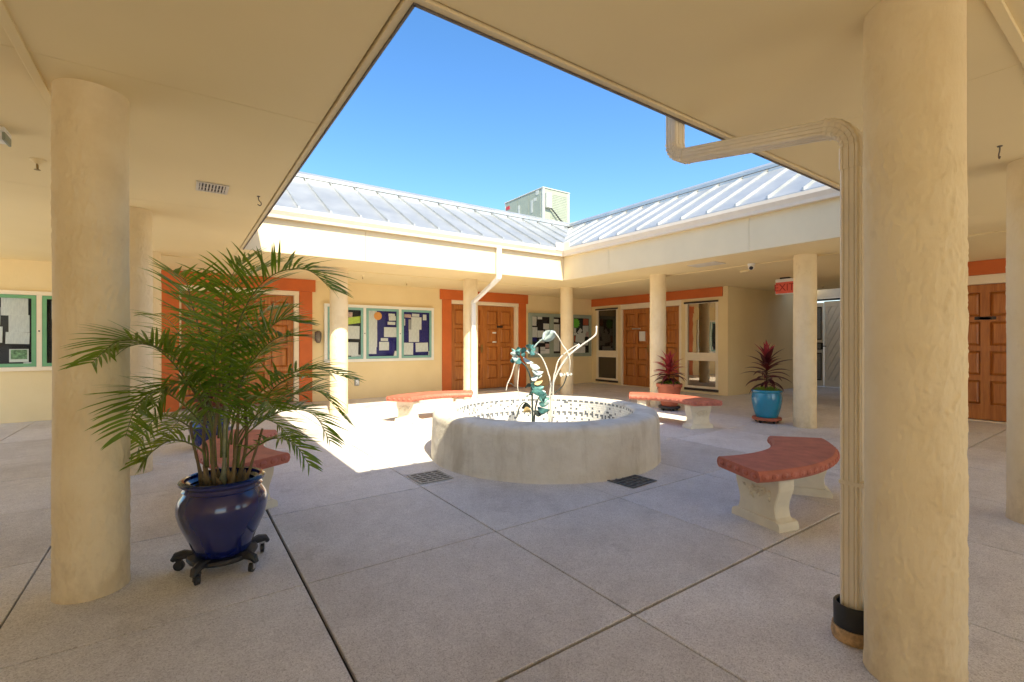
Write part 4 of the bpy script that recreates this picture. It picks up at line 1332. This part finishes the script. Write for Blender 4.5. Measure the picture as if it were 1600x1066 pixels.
# ================================================================== NOTICE BOARDS
def notice_board(x0, x1, n, z0, z1, frame_mat, door_mat, felts, papers, label, wide=0.06):
    """x0..x1 along the back wall; n glazed doors; papers: per door list of (cx, cz, w, h, mat, tilt) as fractions of the door"""
    t = thing('notice_board', label, 'notice board', (x0, WB, 0))
    W = x1-x0
    dw = (W-wide*(n+1))/n
    holes = [(wide+i*(dw+wide), wide+i*(dw+wide)+dw, z0+wide, z1-wide) for i in range(n)]
    y = -0.06
    obj('frame', gridwall([0, W], [z0, z1], holes, lambda a, d, z: Vector((a, y-0.001+d, z)), 0.058), frame_mat, t)
    for i in range(n):
        a0, a1, b0, b1 = holes[i]
        bk = obj('backing', MB().box(a0+0.001, -0.022, b0+0.001, a1-0.001, -0.004, b1-0.001), felts[i], t)
        e = 0.055
        df = gridwall([a0+0.004, a1-0.004], [b0+0.004, b1-0.004], [(a0+e, a1-e, b0+e, b1-e)], lambda a, d, z: Vector((a, y-0.003+d, z)), 0.016)
        dr = obj('door_frame', df, door_mat, t)
        obj('pane', MB().box(a0+e-0.004, y+0.004, b0+e-0.004, a1-e+0.004, y+0.007, b1-e+0.004), 'glass', dr)
        lk = MB().lathe([(0.001, 0), (0.011, 0), (0.011, 0.008), (0.001, 0.010)], 12)
        kx = a0-0.03 if i == n-1 and n > 2 else a1+0.03
        obj('lock', lk, 'black_iron', t, (kx, y-0.001, (b0+b1)/2), (R(90), 0, 0))
        for q, (cx, cz, w, h, mt, tilt) in enumerate(papers[i]):
            ww, hh = w*(a1-a0), h*(b1-b0)
            X, Z = a0+cx*(a1-a0), b0+cz*(b1-b0)
            if mt == 'burst':
                pts = []
                for s in range(24):
                    r_ = ww/2*(1.0 if s % 2 == 0 else 0.72); an = s*math.pi/12
                    pts.append((r_*math.cos(an), r_*math.sin(an)))
                m = MB().prism(pts, lambda a, b, tt: Vector((a, tt, b)), -0.001, 0.001); mm = 'paper_green'
            elif mt == 'disc':
                m = MB().prism([(ww/2*math.cos(s*0.2618), ww/2*math.sin(s*0.2618)) for s in range(24)], lambda a, b, tt: Vector((a, tt, b)), -0.001, 0.001); mm = 'paper_orange'
            else:
                m = MB().box(-ww/2, -0.001, -hh/2, ww/2, 0.001, hh/2); mm = mt
            obj('notice', m, mm, bk, (X, -0.025-0.0024*q, Z), (0, tilt, 0))
    return t
p = 'paper'
# three navy boards in the middle of the back wall
left_p = [(0.55, 0.86, 0.3, 0.10, 'paper_pink', 0.05), (0.62, 0.74, 0.75, 0.13, 'paper_lime', -0.15), (0.55, 0.52, 0.70, 0.25, p, 0.02), (0.30, 0.36, 0.40, 0.04, p, 0), (0.55, 0.20, 0.62, 0.26, p, 0.03), (0.80, 0.05, 0.28, 0.08, p, 0.1), (0.2, 0.66, 0.25, 0.16, p, 0)]
mid_p = [(0.19, 0.84, 0.28, 0.24, p, 0), (0.19, 0.66, 0.30, 0.22, p, 0.01), (0.19, 0.47, 0.30, 0.22, p, 0), (0.19, 0.30, 0.29, 0.14, p, 0), (0.18, 0.18, 0.27, 0.17, p, 0.01), (0.36, 0.85, 0.24, 0.20, 'disc', 0),
         (0.78, 0.88, 0.20, 0.05, p, 0.02), (0.80, 0.81, 0.22, 0.09, p, -0.05), (0.77, 0.71, 0.24, 0.06, p, 0.02), (0.75, 0.53, 0.42, 0.20, p, 0.01), (0.55, 0.38, 0.22, 0.06, p, 0.02), (0.54, 0.25, 0.30, 0.17, p, 0), (0.92, 0.09, 0.14, 0.11, p, 0.2)]
rgt_p = [(0.22, 0.87, 0.22, 0.07, 'paper_pink', 0.05), (0.48, 0.89, 0.24, 0.06, p, 0.02), (0.78, 0.85, 0.12, 0.12, p, 0), (0.28, 0.68, 0.08, 0.24, 'plastic_grey', 0), (0.50, 0.72, 0.34, 0.26, p, 0.01), (0.42, 0.46, 0.34, 0.26, p, 0), (0.22, 0.19, 0.34, 0.25, p, 0.02), (0.68, 0.22, 0.42, 0.19, p, -0.03), (0.11, 0.74, 0.03, 0.14, p, 0), (0.94, 0.09, 0.09, 0.09, p, 0.1)]
notice_board(2.46, 4.94, 3, 0.80, 2.03, 'board_white', 'board_teal', ['black_felt', 'navy_felt', 'navy_felt'], [left_p, mid_p, rgt_p], 'white framed triple notice board with teal doors and navy felt, beside the sunlit column')
# three grey green boards in the far corner
a_p = [(0.17, 0.84, 0.30, 0.22, p, 0.04), (0.48, 0.92, 0.22, 0.06, p, 0), (0.80, 0.72, 0.30, 0.14, p, 0.02), (0.18, 0.57, 0.34, 0.25, p, 0.02), (0.52, 0.53, 0.32, 0.17, p, 0), (0.86, 0.56, 0.26, 0.16, p, 0), (0.56, 0.36, 0.26, 0.10, p, 0), (0.84, 0.40, 0.28, 0.12, p, 0.03), (0.16, 0.40, 0.30, 0.10, 'navy_felt', 0), (0.20, 0.13, 0.36, 0.16, p, 0), (0.60, 0.17, 0.24, 0.09, p, 0), (0.86, 0.24, 0.26, 0.10, 'paper_pink', 0), (0.60, 0.08, 0.24, 0.08, p, 0), (0.86, 0.10, 0.28, 0.13, p, 0)]
b_p = [(0.24, 0.87, 0.24, 0.08, p, 0.02), (0.24, 0.44, 0.34, 0.68, p, 0), (0.65, 0.70, 0.34, 0.26, p, 0), (0.66, 0.36, 0.36, 0.28, p, 0.02)]
c_p = [(0.24, 0.82, 0.45, 0.3, 'burst', 0), (0.78, 0.86, 0.30, 0.17, 'paper_red', 0.02), (0.78, 0.66, 0.34, 0.20, p, -0.02), (0.14, 0.64, 0.18, 0.12, p, 0.1), (0.44, 0.61, 0.16, 0.16, p, 0.7), (0.16, 0.54, 0.24, 0.07, p, 0), (0.12, 0.42, 0.14, 0.14, 'paper_red', 0), (0.45, 0.42, 0.50, 0.22, p, 0.15), (0.90, 0.53, 0.24, 0.13, 'paper_pink', 0.2), (0.60, 0.52, 0.30, 0.10, p, 0), (0.72, 0.30, 0.34, 0.12, p, -0.05), (0.12, 0.26, 0.24, 0.10, p, 0), (0.45, 0.13, 0.52, 0.18, p, 0.02), (0.14, 0.10, 0.22, 0.14, p, 0)]
notice_board(7.78, 10.12, 3, 0.80, 2.02, 'board_grey_green', 'board_grey_green', ['black_felt']*3, [a_p, b_p, c_p], 'grey green triple notice board crowded with papers in the far corner', 0.045)
# two boards at the left edge of the picture
d_p = [(0.40, 0.88, 0.14, 0.10, 'plastic_grey', 0), (0.70, 0.84, 0.36, 0.26, p, 0), (0.30, 0.70, 0.42, 0.24, p, 0.01), (0.76, 0.60, 0.28, 0.24, p, 0), (0.32, 0.45, 0.44, 0.22, p, 0.02), (0.74, 0.40, 0.32, 0.16, p, 0.03), (0.18, 0.86, 0.26, 0.18, p, 0), (0.76, 0.16, 0.26, 0.18, 'board_white', 0), (0.76, 0.175, 0.22, 0.13, 'paper_leafy', 0), (0.36, 0.16, 0.22, 0.09, p, 0), (0.12, 0.26, 0.2, 0.14, p, 0), (0.90, 0.03, 0.16, 0.07, p, 0), (0.1, 0.5, 0.16, 0.2, p, 0)]
e_p = [(0.3, 0.8, 0.34, 0.26, p, 0), (0.7, 0.7, 0.3, 0.24, p, 0.03), (0.4, 0.4, 0.4, 0.24, p, 0)]
notice_board(-2.68, -0.88, 2, 0.79, 2.02, 'cream_frame', 'board_green', ['black_felt']*2, [d_p, e_p], 'cream framed notice board with green doors at the left edge, behind the nearest left column')

# ================================================================== DOWNSPOUTS
def rect_profile(w, d):
    """corrugated rectangular downspout section (w across, d deep)"""
    hw, hd = w/2, d/2
    pr = []
    def side(p0, p1, out, ribs):
        p0, p1, out = Vector(p0), Vector(p1), Vector(out)
        for i in range(ribs):
            c0 = (i+0.42)/ribs; c1 = (i+0.46)/ribs; c2 = (i+0.54)/ribs; c3 = (i+0.58)/ribs
            for c, o in ((c0, 0), (c1, -0.004), (c2, -0.004), (c3, 0)):
                q = p0.lerp(p1, c)+out*o; pr.append((q.x, q.y))
    c = 0.007
    pr.append((-hw+c, -hd)); side((-hw+c, -hd), (hw-c, -hd), (0, -1), 2); pr.append((hw-c, -hd)); pr.append((hw, -hd+c))
    side((hw, -hd+c), (hw, hd-c), (1, 0), 3); pr.append((hw, hd-c)); pr.append((hw-c, hd))
    side((hw-c, hd), (-hw+c, hd), (0, 1), 2); pr.append((-hw+c, hd)); pr.append((-hw, hd-c))
    side((-hw, hd-c), (-hw, -hd+c), (-1, 0), 3); pr.append((-hw, -hd+c))
    return pr
def pipe_run(name, pts, side, prof, mat, parent, scale=1.0):
    """sweep along pts lying in a plane whose normal is 'side'"""
    pts = [Vector(p) for p in pts]; fr = []
    for i, p in enumerate(pts):
        t = (pts[min(i+1, len(pts)-1)]-pts[max(i-1, 0)]).normalized()
        a = side; b = t.cross(a).normalized()
        fr.append((p, a*scale, b*scale))
    return obj(name, MB().sweep(fr, prof), mat, parent, smooth=True)
def arc(c, r, d0, d1, n, crimp=0.0):
    out = []
    for i in range(n+1):
        t = i/n
        ang = math.acos(max(-1, min(1, d0.dot(d1))))*t
        perp = (d1-d0*d0.dot(d1)).normalized()
        out.append(c+(d0*math.cos(ang)+perp*math.sin(ang))*r)
    return out
def elbow(name, p0, dir0, dir1, r, side, prof, mat, parent, crimps=6):
    """crimped elbow: starts at p0 running along dir0, turns to dir1"""
    dir0, dir1 = dir0.normalized(), dir1.normalized()
    n_ = (dir1-dir0*dir0.dot(dir1)).normalized()
    c = p0+n_*r
    n = crimps*4
    pts = arc(c, r, -n_, ( -n_*dir0.dot(dir1)+dir0*math.sqrt(max(0, 1-dir0.dot(dir1)**2))).normalized(), n)
    fr = []
    for i, p in enumerate(pts):
        t = (pts[min(i+1, n)]-pts[max(i-1, 0)]).normalized()
        a = side; b = t.cross(a).normalized()
        s = (1.07, 1.03, 0.97, 1.03)[i % 4]
        fr.append((p, a*s, b*s))
    obj(name, MB().sweep(fr, prof), mat, parent, smooth=True)
    return pts[-1]
X = Vector((1, 0, 0)); Y = Vector((0, 1, 0)); Z = Vector((0, 0, 1))
def near_downspout():
    ux, yv, yw = 2.32, B0+0.055, 0.800
    t = thing('downspout', 'cream rectangular downspout hooking from the roof edge to the largest foreground column', 'downspout', (0, 0, 0))
    prof = rect_profile(0.092, 0.070)
    pipe_run('outlet_pipe', [(ux, yv, 2.98), (ux, yv, 2.60), (ux, yv, 2.37)], X, prof, 'downspout', t)
    run = Vector((0, -1, -0.16)).normalized()
    e = elbow('elbow', Vector((ux, yv, 2.37)), -Z, run, 0.085, X, prof, 'downspout', t)
    # length of the sloping run
    r2 = 0.115
    target_y = yw
    ln = (e.y-target_y-r2*0.85)/(-run.y)
    e2 = e+run*ln
    pipe_run('cross_pipe', [e-run*0.02, (e+e2)/2, e2+run*0.02], X, rect_profile(0.089, 0.067), 'downspout', t)
    e3 = elbow('elbow', e2, run, -Z, r2, X, prof, 'downspout', t)
    zj = 0.33
    pipe_run('collar', [e3+Z*0.0, e3-Z*0.09], X, rect_profile(0.099, 0.077), 'downspout', t)
    pipe_run('down_pipe', [e3-Z*0.02, Vector((e3.x, e3.y, 1.0)), Vector((e3.x, e3.y, 0.10))], X, prof, 'downspout', t)
    for z in (0.66,):
        st = MB().box(e3.x-0.0475, e3.y-0.055, z-0.008, e3.x+0.0475, e3.y+0.037, z+0.008)
        obj('strap', st, 'downspout', t)
        for sx in (-1, 1):
            obj('screw', MB().ball((e3.x+sx*0.030, e3.y+0.040, z), 0.004, n=6, m=4), 'steel', t)
    b = MB().lathe([(0.058, 0.055), (0.070, 0.055), (0.071, 0.145), (0.066, 0.152), (0.058, 0.145)], 32, e3.x, e3.y, 0, close=True)
    obj('rubber_boot', b, 'black_plastic', t, smooth=True)
    b = MB().lathe([(0.05, 0.001), (0.076, 0.001), (0.080, 0.02), (0.076, 0.054), (0.05, 0.054)], 32, e3.x, e3.y, 0, close=True)
    obj('drain_ring', b, 'rust', t, smooth=True)
near_downspout()
def back_downspout():
    ux, y0, y1 = 4.80, B1-0.06, YC[3]-0.150-0.055
    t = thing('downspout', 'white downspout bending from the back gutter to the sunlit column', 'downspout', (0, 0, 0))
    prof = rect_profile(0.085, 0.065)
    A = Vector((ux, y0, 2.44))
    pipe_run('outlet_pipe', [(ux, y0, 2.965), (ux, y0, 2.7), A], X, prof, 'downspout_white', t)
    Bp = Vector((ux, y1, 2.06))
    d = (Bp-A).normalized()
    e = elbow('elbow', A, -Z, d, 0.05, X, prof, 'downspout_white', t, 4)
    ln = (y1-e.y)/d.y-0.02
    e2 = e+d*ln
    pipe_run('cross_pipe', [e-d*0.02, e2], X, rect_profile(0.082, 0.062), 'downspout_white', t)
    e3 = elbow('elbow', e2, d, -Z, 0.05, X, prof, 'downspout_white', t, 4)
    pipe_run('down_pipe', [e3+Z*0.02, Vector((e3.x, e3.y, 1.2)), Vector((e3.x, e3.y, 0.0))], X, prof, 'downspout_white', t)
back_downspout()

# ================================================================== ROOFTOP AIR CONDITIONER
def air_conditioner():
    x, y = 7.86, 9.75
    L, Wd, z0, z1 = 1.78, 0.93, 4.40, 5.33
    t = thing('air_conditioner', 'pale green grey rooftop air conditioner standing behind the back roof ridge', 'air conditioner', (x, y, 4.12))
    o = Z*(-4.12)
    def B_(name, a, mat, c=0.008, parent=t):
        return obj(name, MB().cbox(a[0], a[1], a[2]-4.12, a[3], a[4], a[5]-4.12, c), mat, parent)
    B_('curb', (0.05, 0.05, 4.121, Wd-0.05, L-0.05, z0-0.061), 'ac_light')
    B_('base_rail', (-0.01, -0.01, z0-0.06, Wd+0.01, L+0.01, z0), 'ac_light')
    B_('cabinet', (0, 0, z0+0.001, Wd, L, z1-0.031), 'ac_paint', 0.012)
    B_('lid', (-0.018, -0.018, z1-0.03, Wd+0.018, L+0.018, z1), 'ac_light', 0.008)
    for sx, sy in ((0, 0), (1, 0), (0, 1)):
        px_, py_ = sx*(Wd-0.05), sy*(L-0.05)
        B_('corner_post', (px_-0.006, py_-0.006, z0+0.002, px_+0.056, py_+0.056, z1-0.032), 'ac_light', 0.006)
    for a, b in ((0.09, 0.60), (0.62, 1.14), (1.16, 1.70)):
        pnl = B_('access_panel', (-0.008, a, z0+0.05, 0.0, b, z1-0.07), 'ac_paint', 0.004)
    for yy, zz, w, h in ((0.42, 4.74, 0.10, 0.34), (1.02, 4.82, 0.10, 0.26), (0.26, 5.02, 0.13, 0.09), (0.16, 5.17, 0.14, 0.12)):
        B_('label_plate', (-0.014, yy, zz, -0.0085, yy+w, zz+h), 'ac_light', 0.002)
    B_('badge', (-0.014, 1.52, 5.08, -0.0085, 1.70, 5.18), 'red_badge', 0.002)
    bx = B_('electrical_box', (0.06, -0.09, 4.78, 0.24, -0.0075, 5.18), 'ac_light', 0.008)
    B_('louvre_panel', (0.27, -0.010, z0+0.06, Wd-0.07, 0.0005, z1-0.08), 'ac_paint', 0.003)
    for q in range(16):
        zz = z0+0.09+q*0.045
        B_('louvre', (0.29, -0.016, zz, Wd-0.09, -0.0105, zz+0.022), 'ac_paint', 0.002)
    c = catmull([(0.22, -0.05, 4.80-4.12), (0.36, -0.08, 4.66-4.12), (0.58, -0.08, 4.48-4.12), (0.82, -0.07, 4.43-4.12), (0.98, -0.04, 4.34-4.12), (1.05, -0.02, 4.05-4.12)], 26)
    obj('conduit', MB().tube(c, 0.017, 8), 'black_plastic', t, smooth='all')
air_conditioner()

# ================================================================== SMALL CEILING AND WALL THINGS
def vent(x, y, w, d, label):
    t = thing('ceiling_vent', label, 'vent', (x, y, CE), 0, 'soffit vents')
    fr = gridwall([-w/2, w/2], [-d/2, d/2], [(-w/2+0.02, w/2-0.02, -d/2+0.02, d/2-0.02)], lambda a, q, b: Vector((a, b, -0.010+q)), 0.0095)
    obj('frame', fr, 'vent', t)
    obj('backing', MB().box(-w/2+0.015, -d/2+0.015, -0.0015, w/2-0.015, d/2-0.015, -0.0005), 'hollow_shade', t)  # flat dark sheet in place of the shaded hollow above the slats
    n = int((w-0.04)/0.022)
    sl = MB().box(-0.0055, -d/2+0.021, -0.009, 0.0055, d/2-0.021, -0.003).mesh('slat')
    for k in range(n):
        obj('slat', sl, 'vent', t, (-w/2+0.02+(k+0.5)*(w-0.04)/n, 0, 0))
    obj('crossbar', MB().box(-w/2+0.021, -0.006, -0.0098, w/2-0.021, 0.006, -0.0092), 'vent', t)
vent(0.22, 4.55, 0.22, 0.26, 'small square louvred vent in the soffit above the palm')
vent(7.02, 4.48, 0.30, 0.50, 'long louvred vent in the soffit of the right wing')

def sprinkler(x, y, label):
    t = thing('sprinkler', label, 'sprinkler', (x, y, CE), 0, 'ceiling sprinkler heads')
    obj('escutcheon', MB().lathe([(0.001, -0.001), (0.042, -0.001), (0.036, -0.010), (0.020, -0.022), (0.016, -0.03), (0.001, -0.03)], 24), 'soffit', t, smooth=True)
    fr = MB()
    for s in (-1, 1):
        fr.tube([(0, s*0.008, -0.028), (0, s*0.019, -0.042), (0, s*0.015, -0.058), (0, s*0.003, -0.068)], 0.0035, 6)
    obj('yoke', fr, 'brass', t, smooth='all')
    obj('deflector', MB().lathe([(0.001, -0.068), (0.016, -0.068), (0.018, -0.071), (0.001, -0.072)], 16), 'brass', t)
sprinkler(-0.80, 4.55, 'brass sprinkler head in the ceiling left of the nearest left column')
sprinkler(3.93, 9.45, 'small sprinkler head in the ceiling above the navy notice boards')
sprinkler(2.85, 8.98, 'small sprinkler head in the ceiling by the column before the navy notice boards')
sprinkler(11.7, 4.62, 'small sprinkler head in the passage ceiling before the white gate')

def hook(x, y, label):
    c = catmull([(0, 0, 0.0), (0, 0, -0.02), (0.004, 0.002, -0.035), (0.02, 0.008, -0.05), (0.022, 0.008, -0.068), (0.008, 0.003, -0.078), (-0.008, -0.002, -0.070)], 22)
    m = MB().tube(c, 0.0042, 7)
    m.lathe([(0.001, 0.0), (0.014, 0.0), (0.012, -0.006), (0.001, -0.007)], 14)
    tag(obj('ceiling_hook', m, 'lamp_bronze', None, (x, y, CE), smooth='all'), label, 'hook', 'ceiling hooks')
hook(0.56, 4.60, 'small metal hook in the soffit near the roof edge above the palm')
hook(4.30, 0.68, 'small metal hook in the ceiling above the column at the right edge')

def security_camera(x, y):
    t = thing('security_camera', 'small white dome security camera under the right soffit', 'camera', (x, y, CE))
    obj('mount', MB().lathe([(0.001, 0), (0.055, 0), (0.058, -0.012), (0.05, -0.028), (0.001, -0.03)], 28), 'plastic_white', t, smooth=True)
    M = Matrix.Translation((0, 0, 0))
    obj('ball', MB().ball((0, 0, -0.058), 0.048, n=20, m=12), 'plastic_white', t, smooth='all')
    d = Vector((-0.75, -0.35, -0.45)).normalized()
    q = d.to_track_quat('Z', 'Y').to_matrix().to_4x4()
    lens = MB()
    vs_ = MB().lathe([(0.001, 0.052), (0.024, 0.050), (0.030, 0.043), (0.030, 0.03)], 20)
    lens.add([q @ Vector(v)+Vector((0, 0, -0.058)) for v in vs_.v], vs_.f)
    obj('lens', lens, 'black_plastic', t, smooth=True)
security_camera(7.55, 4.02)
tag(obj('smoke_detector', MB().lathe([(0.001, 0), (0.075, 0), (0.078, -0.012), (0.066, -0.032), (0.035, -0.040), (0.001, -0.041)], 32), 'soffit', None, (8.22, 4.50, CE), smooth=True),
    'round cream smoke detector on the ceiling near the exit sign', 'detector')

def exit_sign():
    # hangs across the walkway, facing the court
    x, y0, y1, zt, zb = 9.72, 4.33, 4.68, 2.44, 2.17
    t = thing('exit_sign', 'red EXIT sign with cream housing hanging by the column at the passage', 'sign', (x, (y0+y1)/2, CE))
    w = (y1-y0)/2
    obj('canopy', MB().cbox(-0.03, -0.09, -0.03, 0.03, 0.09, -0.001, 0.005), 'black_plastic', t)
    obj('housing', MB().cbox(-0.028, -w, zb-CE, 0.028, w, zt-CE+0.03, 0.006), 'plastic_white', t)
    face = obj('face', MB().cbox(-0.036, -w+0.012, zb-CE+0.014, -0.0285, w-0.012, zt-CE-0.035, 0.002), 'sign_red', t)
    cu = bpy.data.curves.new('exit_text', 'FONT')
    cu.body = 'EXIT'; cu.size = 0.20; cu.align_x = 'CENTER'; cu.align_y = 'CENTER'; cu.extrude = 0.001
    tmp = bpy.data.objects.new('tmp_text', cu); col.objects.link(tmp)
    dg = bpy.context.evaluated_depsgraph_get(); dg.update()
    me = bpy.data.meshes.new_from_object(tmp.evaluated_get(dg))
    bpy.data.objects.remove(tmp)
    me.materials.clear()
    # text x -> -y, text y -> z, seen from -x
    M = Matrix(((0, 0, -1, -0.0375), (-0.95, 0, 0, 0), (0, 1, 0, (zb+zt)/2-CE-0.012), (0, 0, 0, 1)))
    me.transform(M)
    obj('lettering', me, 'sign_letter', t)
exit_sign()

def ceiling_light():
    t = thing('ceiling_light', 'white strip ceiling light, only its end showing at the left picture edge', 'light', (-1.43, 4.02, CE))
    obj('housing', MB().cbox(-0.60, -0.07, -0.03, 0.60, 0.07, -0.001, 0.006), 'plastic_white', t)
    prof = [(-0.062, -0.031), (-0.058, -0.055), (-0.035, -0.075), (0.035, -0.075), (0.058, -0.055), (0.062, -0.031)]
    obj('diffuser', MB().prism(prof, lambda a, b, q: Vector((q, a, b)), -0.585, 0.585), 'plastic_white', t)
    for s in (-1, 1):
        obj('end_cap', MB().cbox(s*0.593-0.007, -0.064, -0.078, s*0.593+0.007, 0.064, -0.0305, 0.004), 'ac_paint', t)
ceiling_light()

def sconce():
    t = thing('wall_sconce', 'bronze wall sconce between the left doors and the navy notice boards', 'sconce', (2.33, WB, 1.34))
    obj('backplate', MB().cbox(-0.05, -0.015, -0.09, 0.05, -0.001, 0.10, 0.006), 'lamp_bronze', t)
    pr = [(0.02, 0.125), (0.05, 0.10), (0.066, 0.07), (0.068, 0.0), (0.056, -0.08), (0.035, -0.125), (0.02, -0.13)]
    obj('shade', MB().lathe([(r, z) for r, z in pr], 24, 0, -0.085), 'lamp_bronze', t, smooth=True)
sconce()
def outlet():
    t = thing('wall_outlet', 'grey weatherproof outlet cover low on the wall under the navy notice boards', 'outlet', (3.14, WB, 0.36))
    obj('cover', MB().cbox(-0.05, -0.03, -0.075, 0.05, -0.001, 0.075, 0.008), 'plastic_grey', t)
    obj('flap', MB().cbox(-0.032, -0.038, -0.05, 0.032, -0.0305, 0.05, 0.005), 'steel', t)
outlet()

# drain grates set in the paving
def grate(x, y, rz, label, mat='grate', w=0.32, d=0.32):
    t = thing('drain_grate', label, 'drain', (x, y, 0.003), rz, 'square floor drains by the fountain')
    obj('shade_plate', MB().box(-w/2+0.006, -d/2+0.006, 0.0, w/2-0.006, d/2-0.006, 0.0015), 'hollow_shade', t)  # thin dark plate painted as the shaded drop below the grid
    holes = []
    nx, ny = 4, 5
    cw, ch = (w-0.03)/nx, (d-0.03)/ny
    for i in range(nx):
        for j in range(ny):
            holes.append((-w/2+0.015+i*cw+0.006, -w/2+0.015+(i+1)*cw-0.006, -d/2+0.015+j*ch+0.008, -d/2+0.015+(j+1)*ch-0.008))
    obj('grid', gridwall([-w/2, w/2], [-d/2, d/2], holes, lambda a, q, b: Vector((a, b, 0.0075-q)), 0.005), mat, t)
grate(1.88, 3.98, 0.0, 'grey drain grate in the paving at the left foot of the fountain')
grate(3.30, 2.84, R(4), 'dark drain grate in the paving at the right foot of the fountain', 'grate_dark', 0.34, 0.30)

# ================================================================== GATE AT THE END OF THE PASSAGE
def gate():
    gx = 14.45
    t = thing('gate', 'white gate of diagonal boards at the end of the right passage', 'gate', (gx, 4.8, 0))
    y_hi, y_lo, zb, zt = 1.14, -1.18, 0.008, 2.33
    # frame: local y runs along the gate; viewer is at -x
    hole = (y_lo+0.10, y_hi-0.36, zb+0.18, zt-0.14)
    obj('frame', gridwall([y_lo, y_hi-0.27], [zb, zt], [hole], lambda a, d, z: Vector((-0.02+d, a, z)), 0.05), 'gate_white', t)
    obj('back_sheet', MB().box(0.014, hole[0]-0.02, hole[2]-0.02, 0.026, hole[1]+0.02, hole[3]+0.02), 'gate_white', t)
    # diagonal boards clipped to the opening
    step, gap = 0.145, 0.012
    y0, y1, z0, z1 = hole
    def clip(poly, f):
        out = []
        for i in range(len(poly)):
            a, b = poly[i], poly[(i+1) % len(poly)]
            fa, fb = f(a), f(b)
            if fa >= 0: out.append(a)
            if (fa >= 0) != (fb >= 0):
                s = fa/(fa-fb); out.append((a[0]+(b[0]-a[0])*s, a[1]+(b[1]-a[1])*s))
        return out
    sl = 2.1     # the boards rise towards -y (to the right in the picture)
    k = -30
    while k < 40:
        c0 = z0+k*step*2.1; c1 = c0+(step-gap)*2.1
        ya, yb = y0-1, y1+1
        poly = [(ya, c0-sl*(ya-y1)), (yb, c0-sl*(yb-y1)), (yb, c1-sl*(yb-y1)), (ya, c1-sl*(ya-y1))]
        for f in (lambda p: p[0]-y0-0.002, lambda p: y1-0.002-p[0], lambda p: p[1]-z0-0.002, lambda p: z1-0.002-p[1]):
            poly = clip(poly, f)
            if len(poly) < 3: break
        if len(poly) >= 3:
            obj('board', MB().prism(poly, lambda a, b, q: Vector((q, a, b)), -0.012, 0.0135), 'gate_white', t)
        k += 1
    obj('lintel', MB().cbox(-0.05, y_lo, zt+0.02, 0.05, y_hi, zt+0.075, 0.005), 'black_iron', t)
    # narrow ironwork leaf with lever handle
    a0, a1 = y_hi-0.262, y_hi-0.03
    holes = [(a0+0.045, a1-0.03, 0.18, 0.92), (a0+0.045, a1-0.03, 1.02, 1.20), (a0+0.045, a1-0.03, 1.29, 2.18)]
    side = obj('side_panel', gridwall([a0, a1], [0.008, 2.30], holes, lambda a, d, z: Vector((-0.045+d, a, z)), 0.04), 'gate_white', t)
    for h in holes:
        obj('mesh_screen', MB().box(-0.030, h[0], h[2], -0.022, h[1], h[3]), 'mesh_grey', side)
        obj('iron_frame', gridwall([h[0]-0.008, h[1]+0.008], [h[2]-0.008, h[3]+0.008], [(h[0]+0.016, h[1]-0.016, h[2]+0.016, h[3]-0.016)], lambda a, d, z: Vector((-0.058+d, a, z)), 0.012), 'black_iron', side)
    obj('jamb', MB().box(-0.05, a1+0.002, 0.0, 0.04, y_hi, 2.345), 'black_iron', t)
    hd = MB().cbox(-0.075, a0+0.005, 1.02, -0.05, a0+0.05, 1.20, 0.004)
    hd.tube([(-0.07, a0+0.02, 1.11), (-0.12, a0+0.02, 1.11), (-0.125, a0-0.10, 1.11)], 0.011, 8)
    obj('handle', hd, 'black_iron', side, smooth=True)
gate()
local(wings['right'], obj('daylight_end_wall', MB().box(14.52, PS0-0.2, 2.42, 14.62, PS1+0.2, 3.0), 'gate_white'))  # end wall above the gate, white in place of the daylight strip
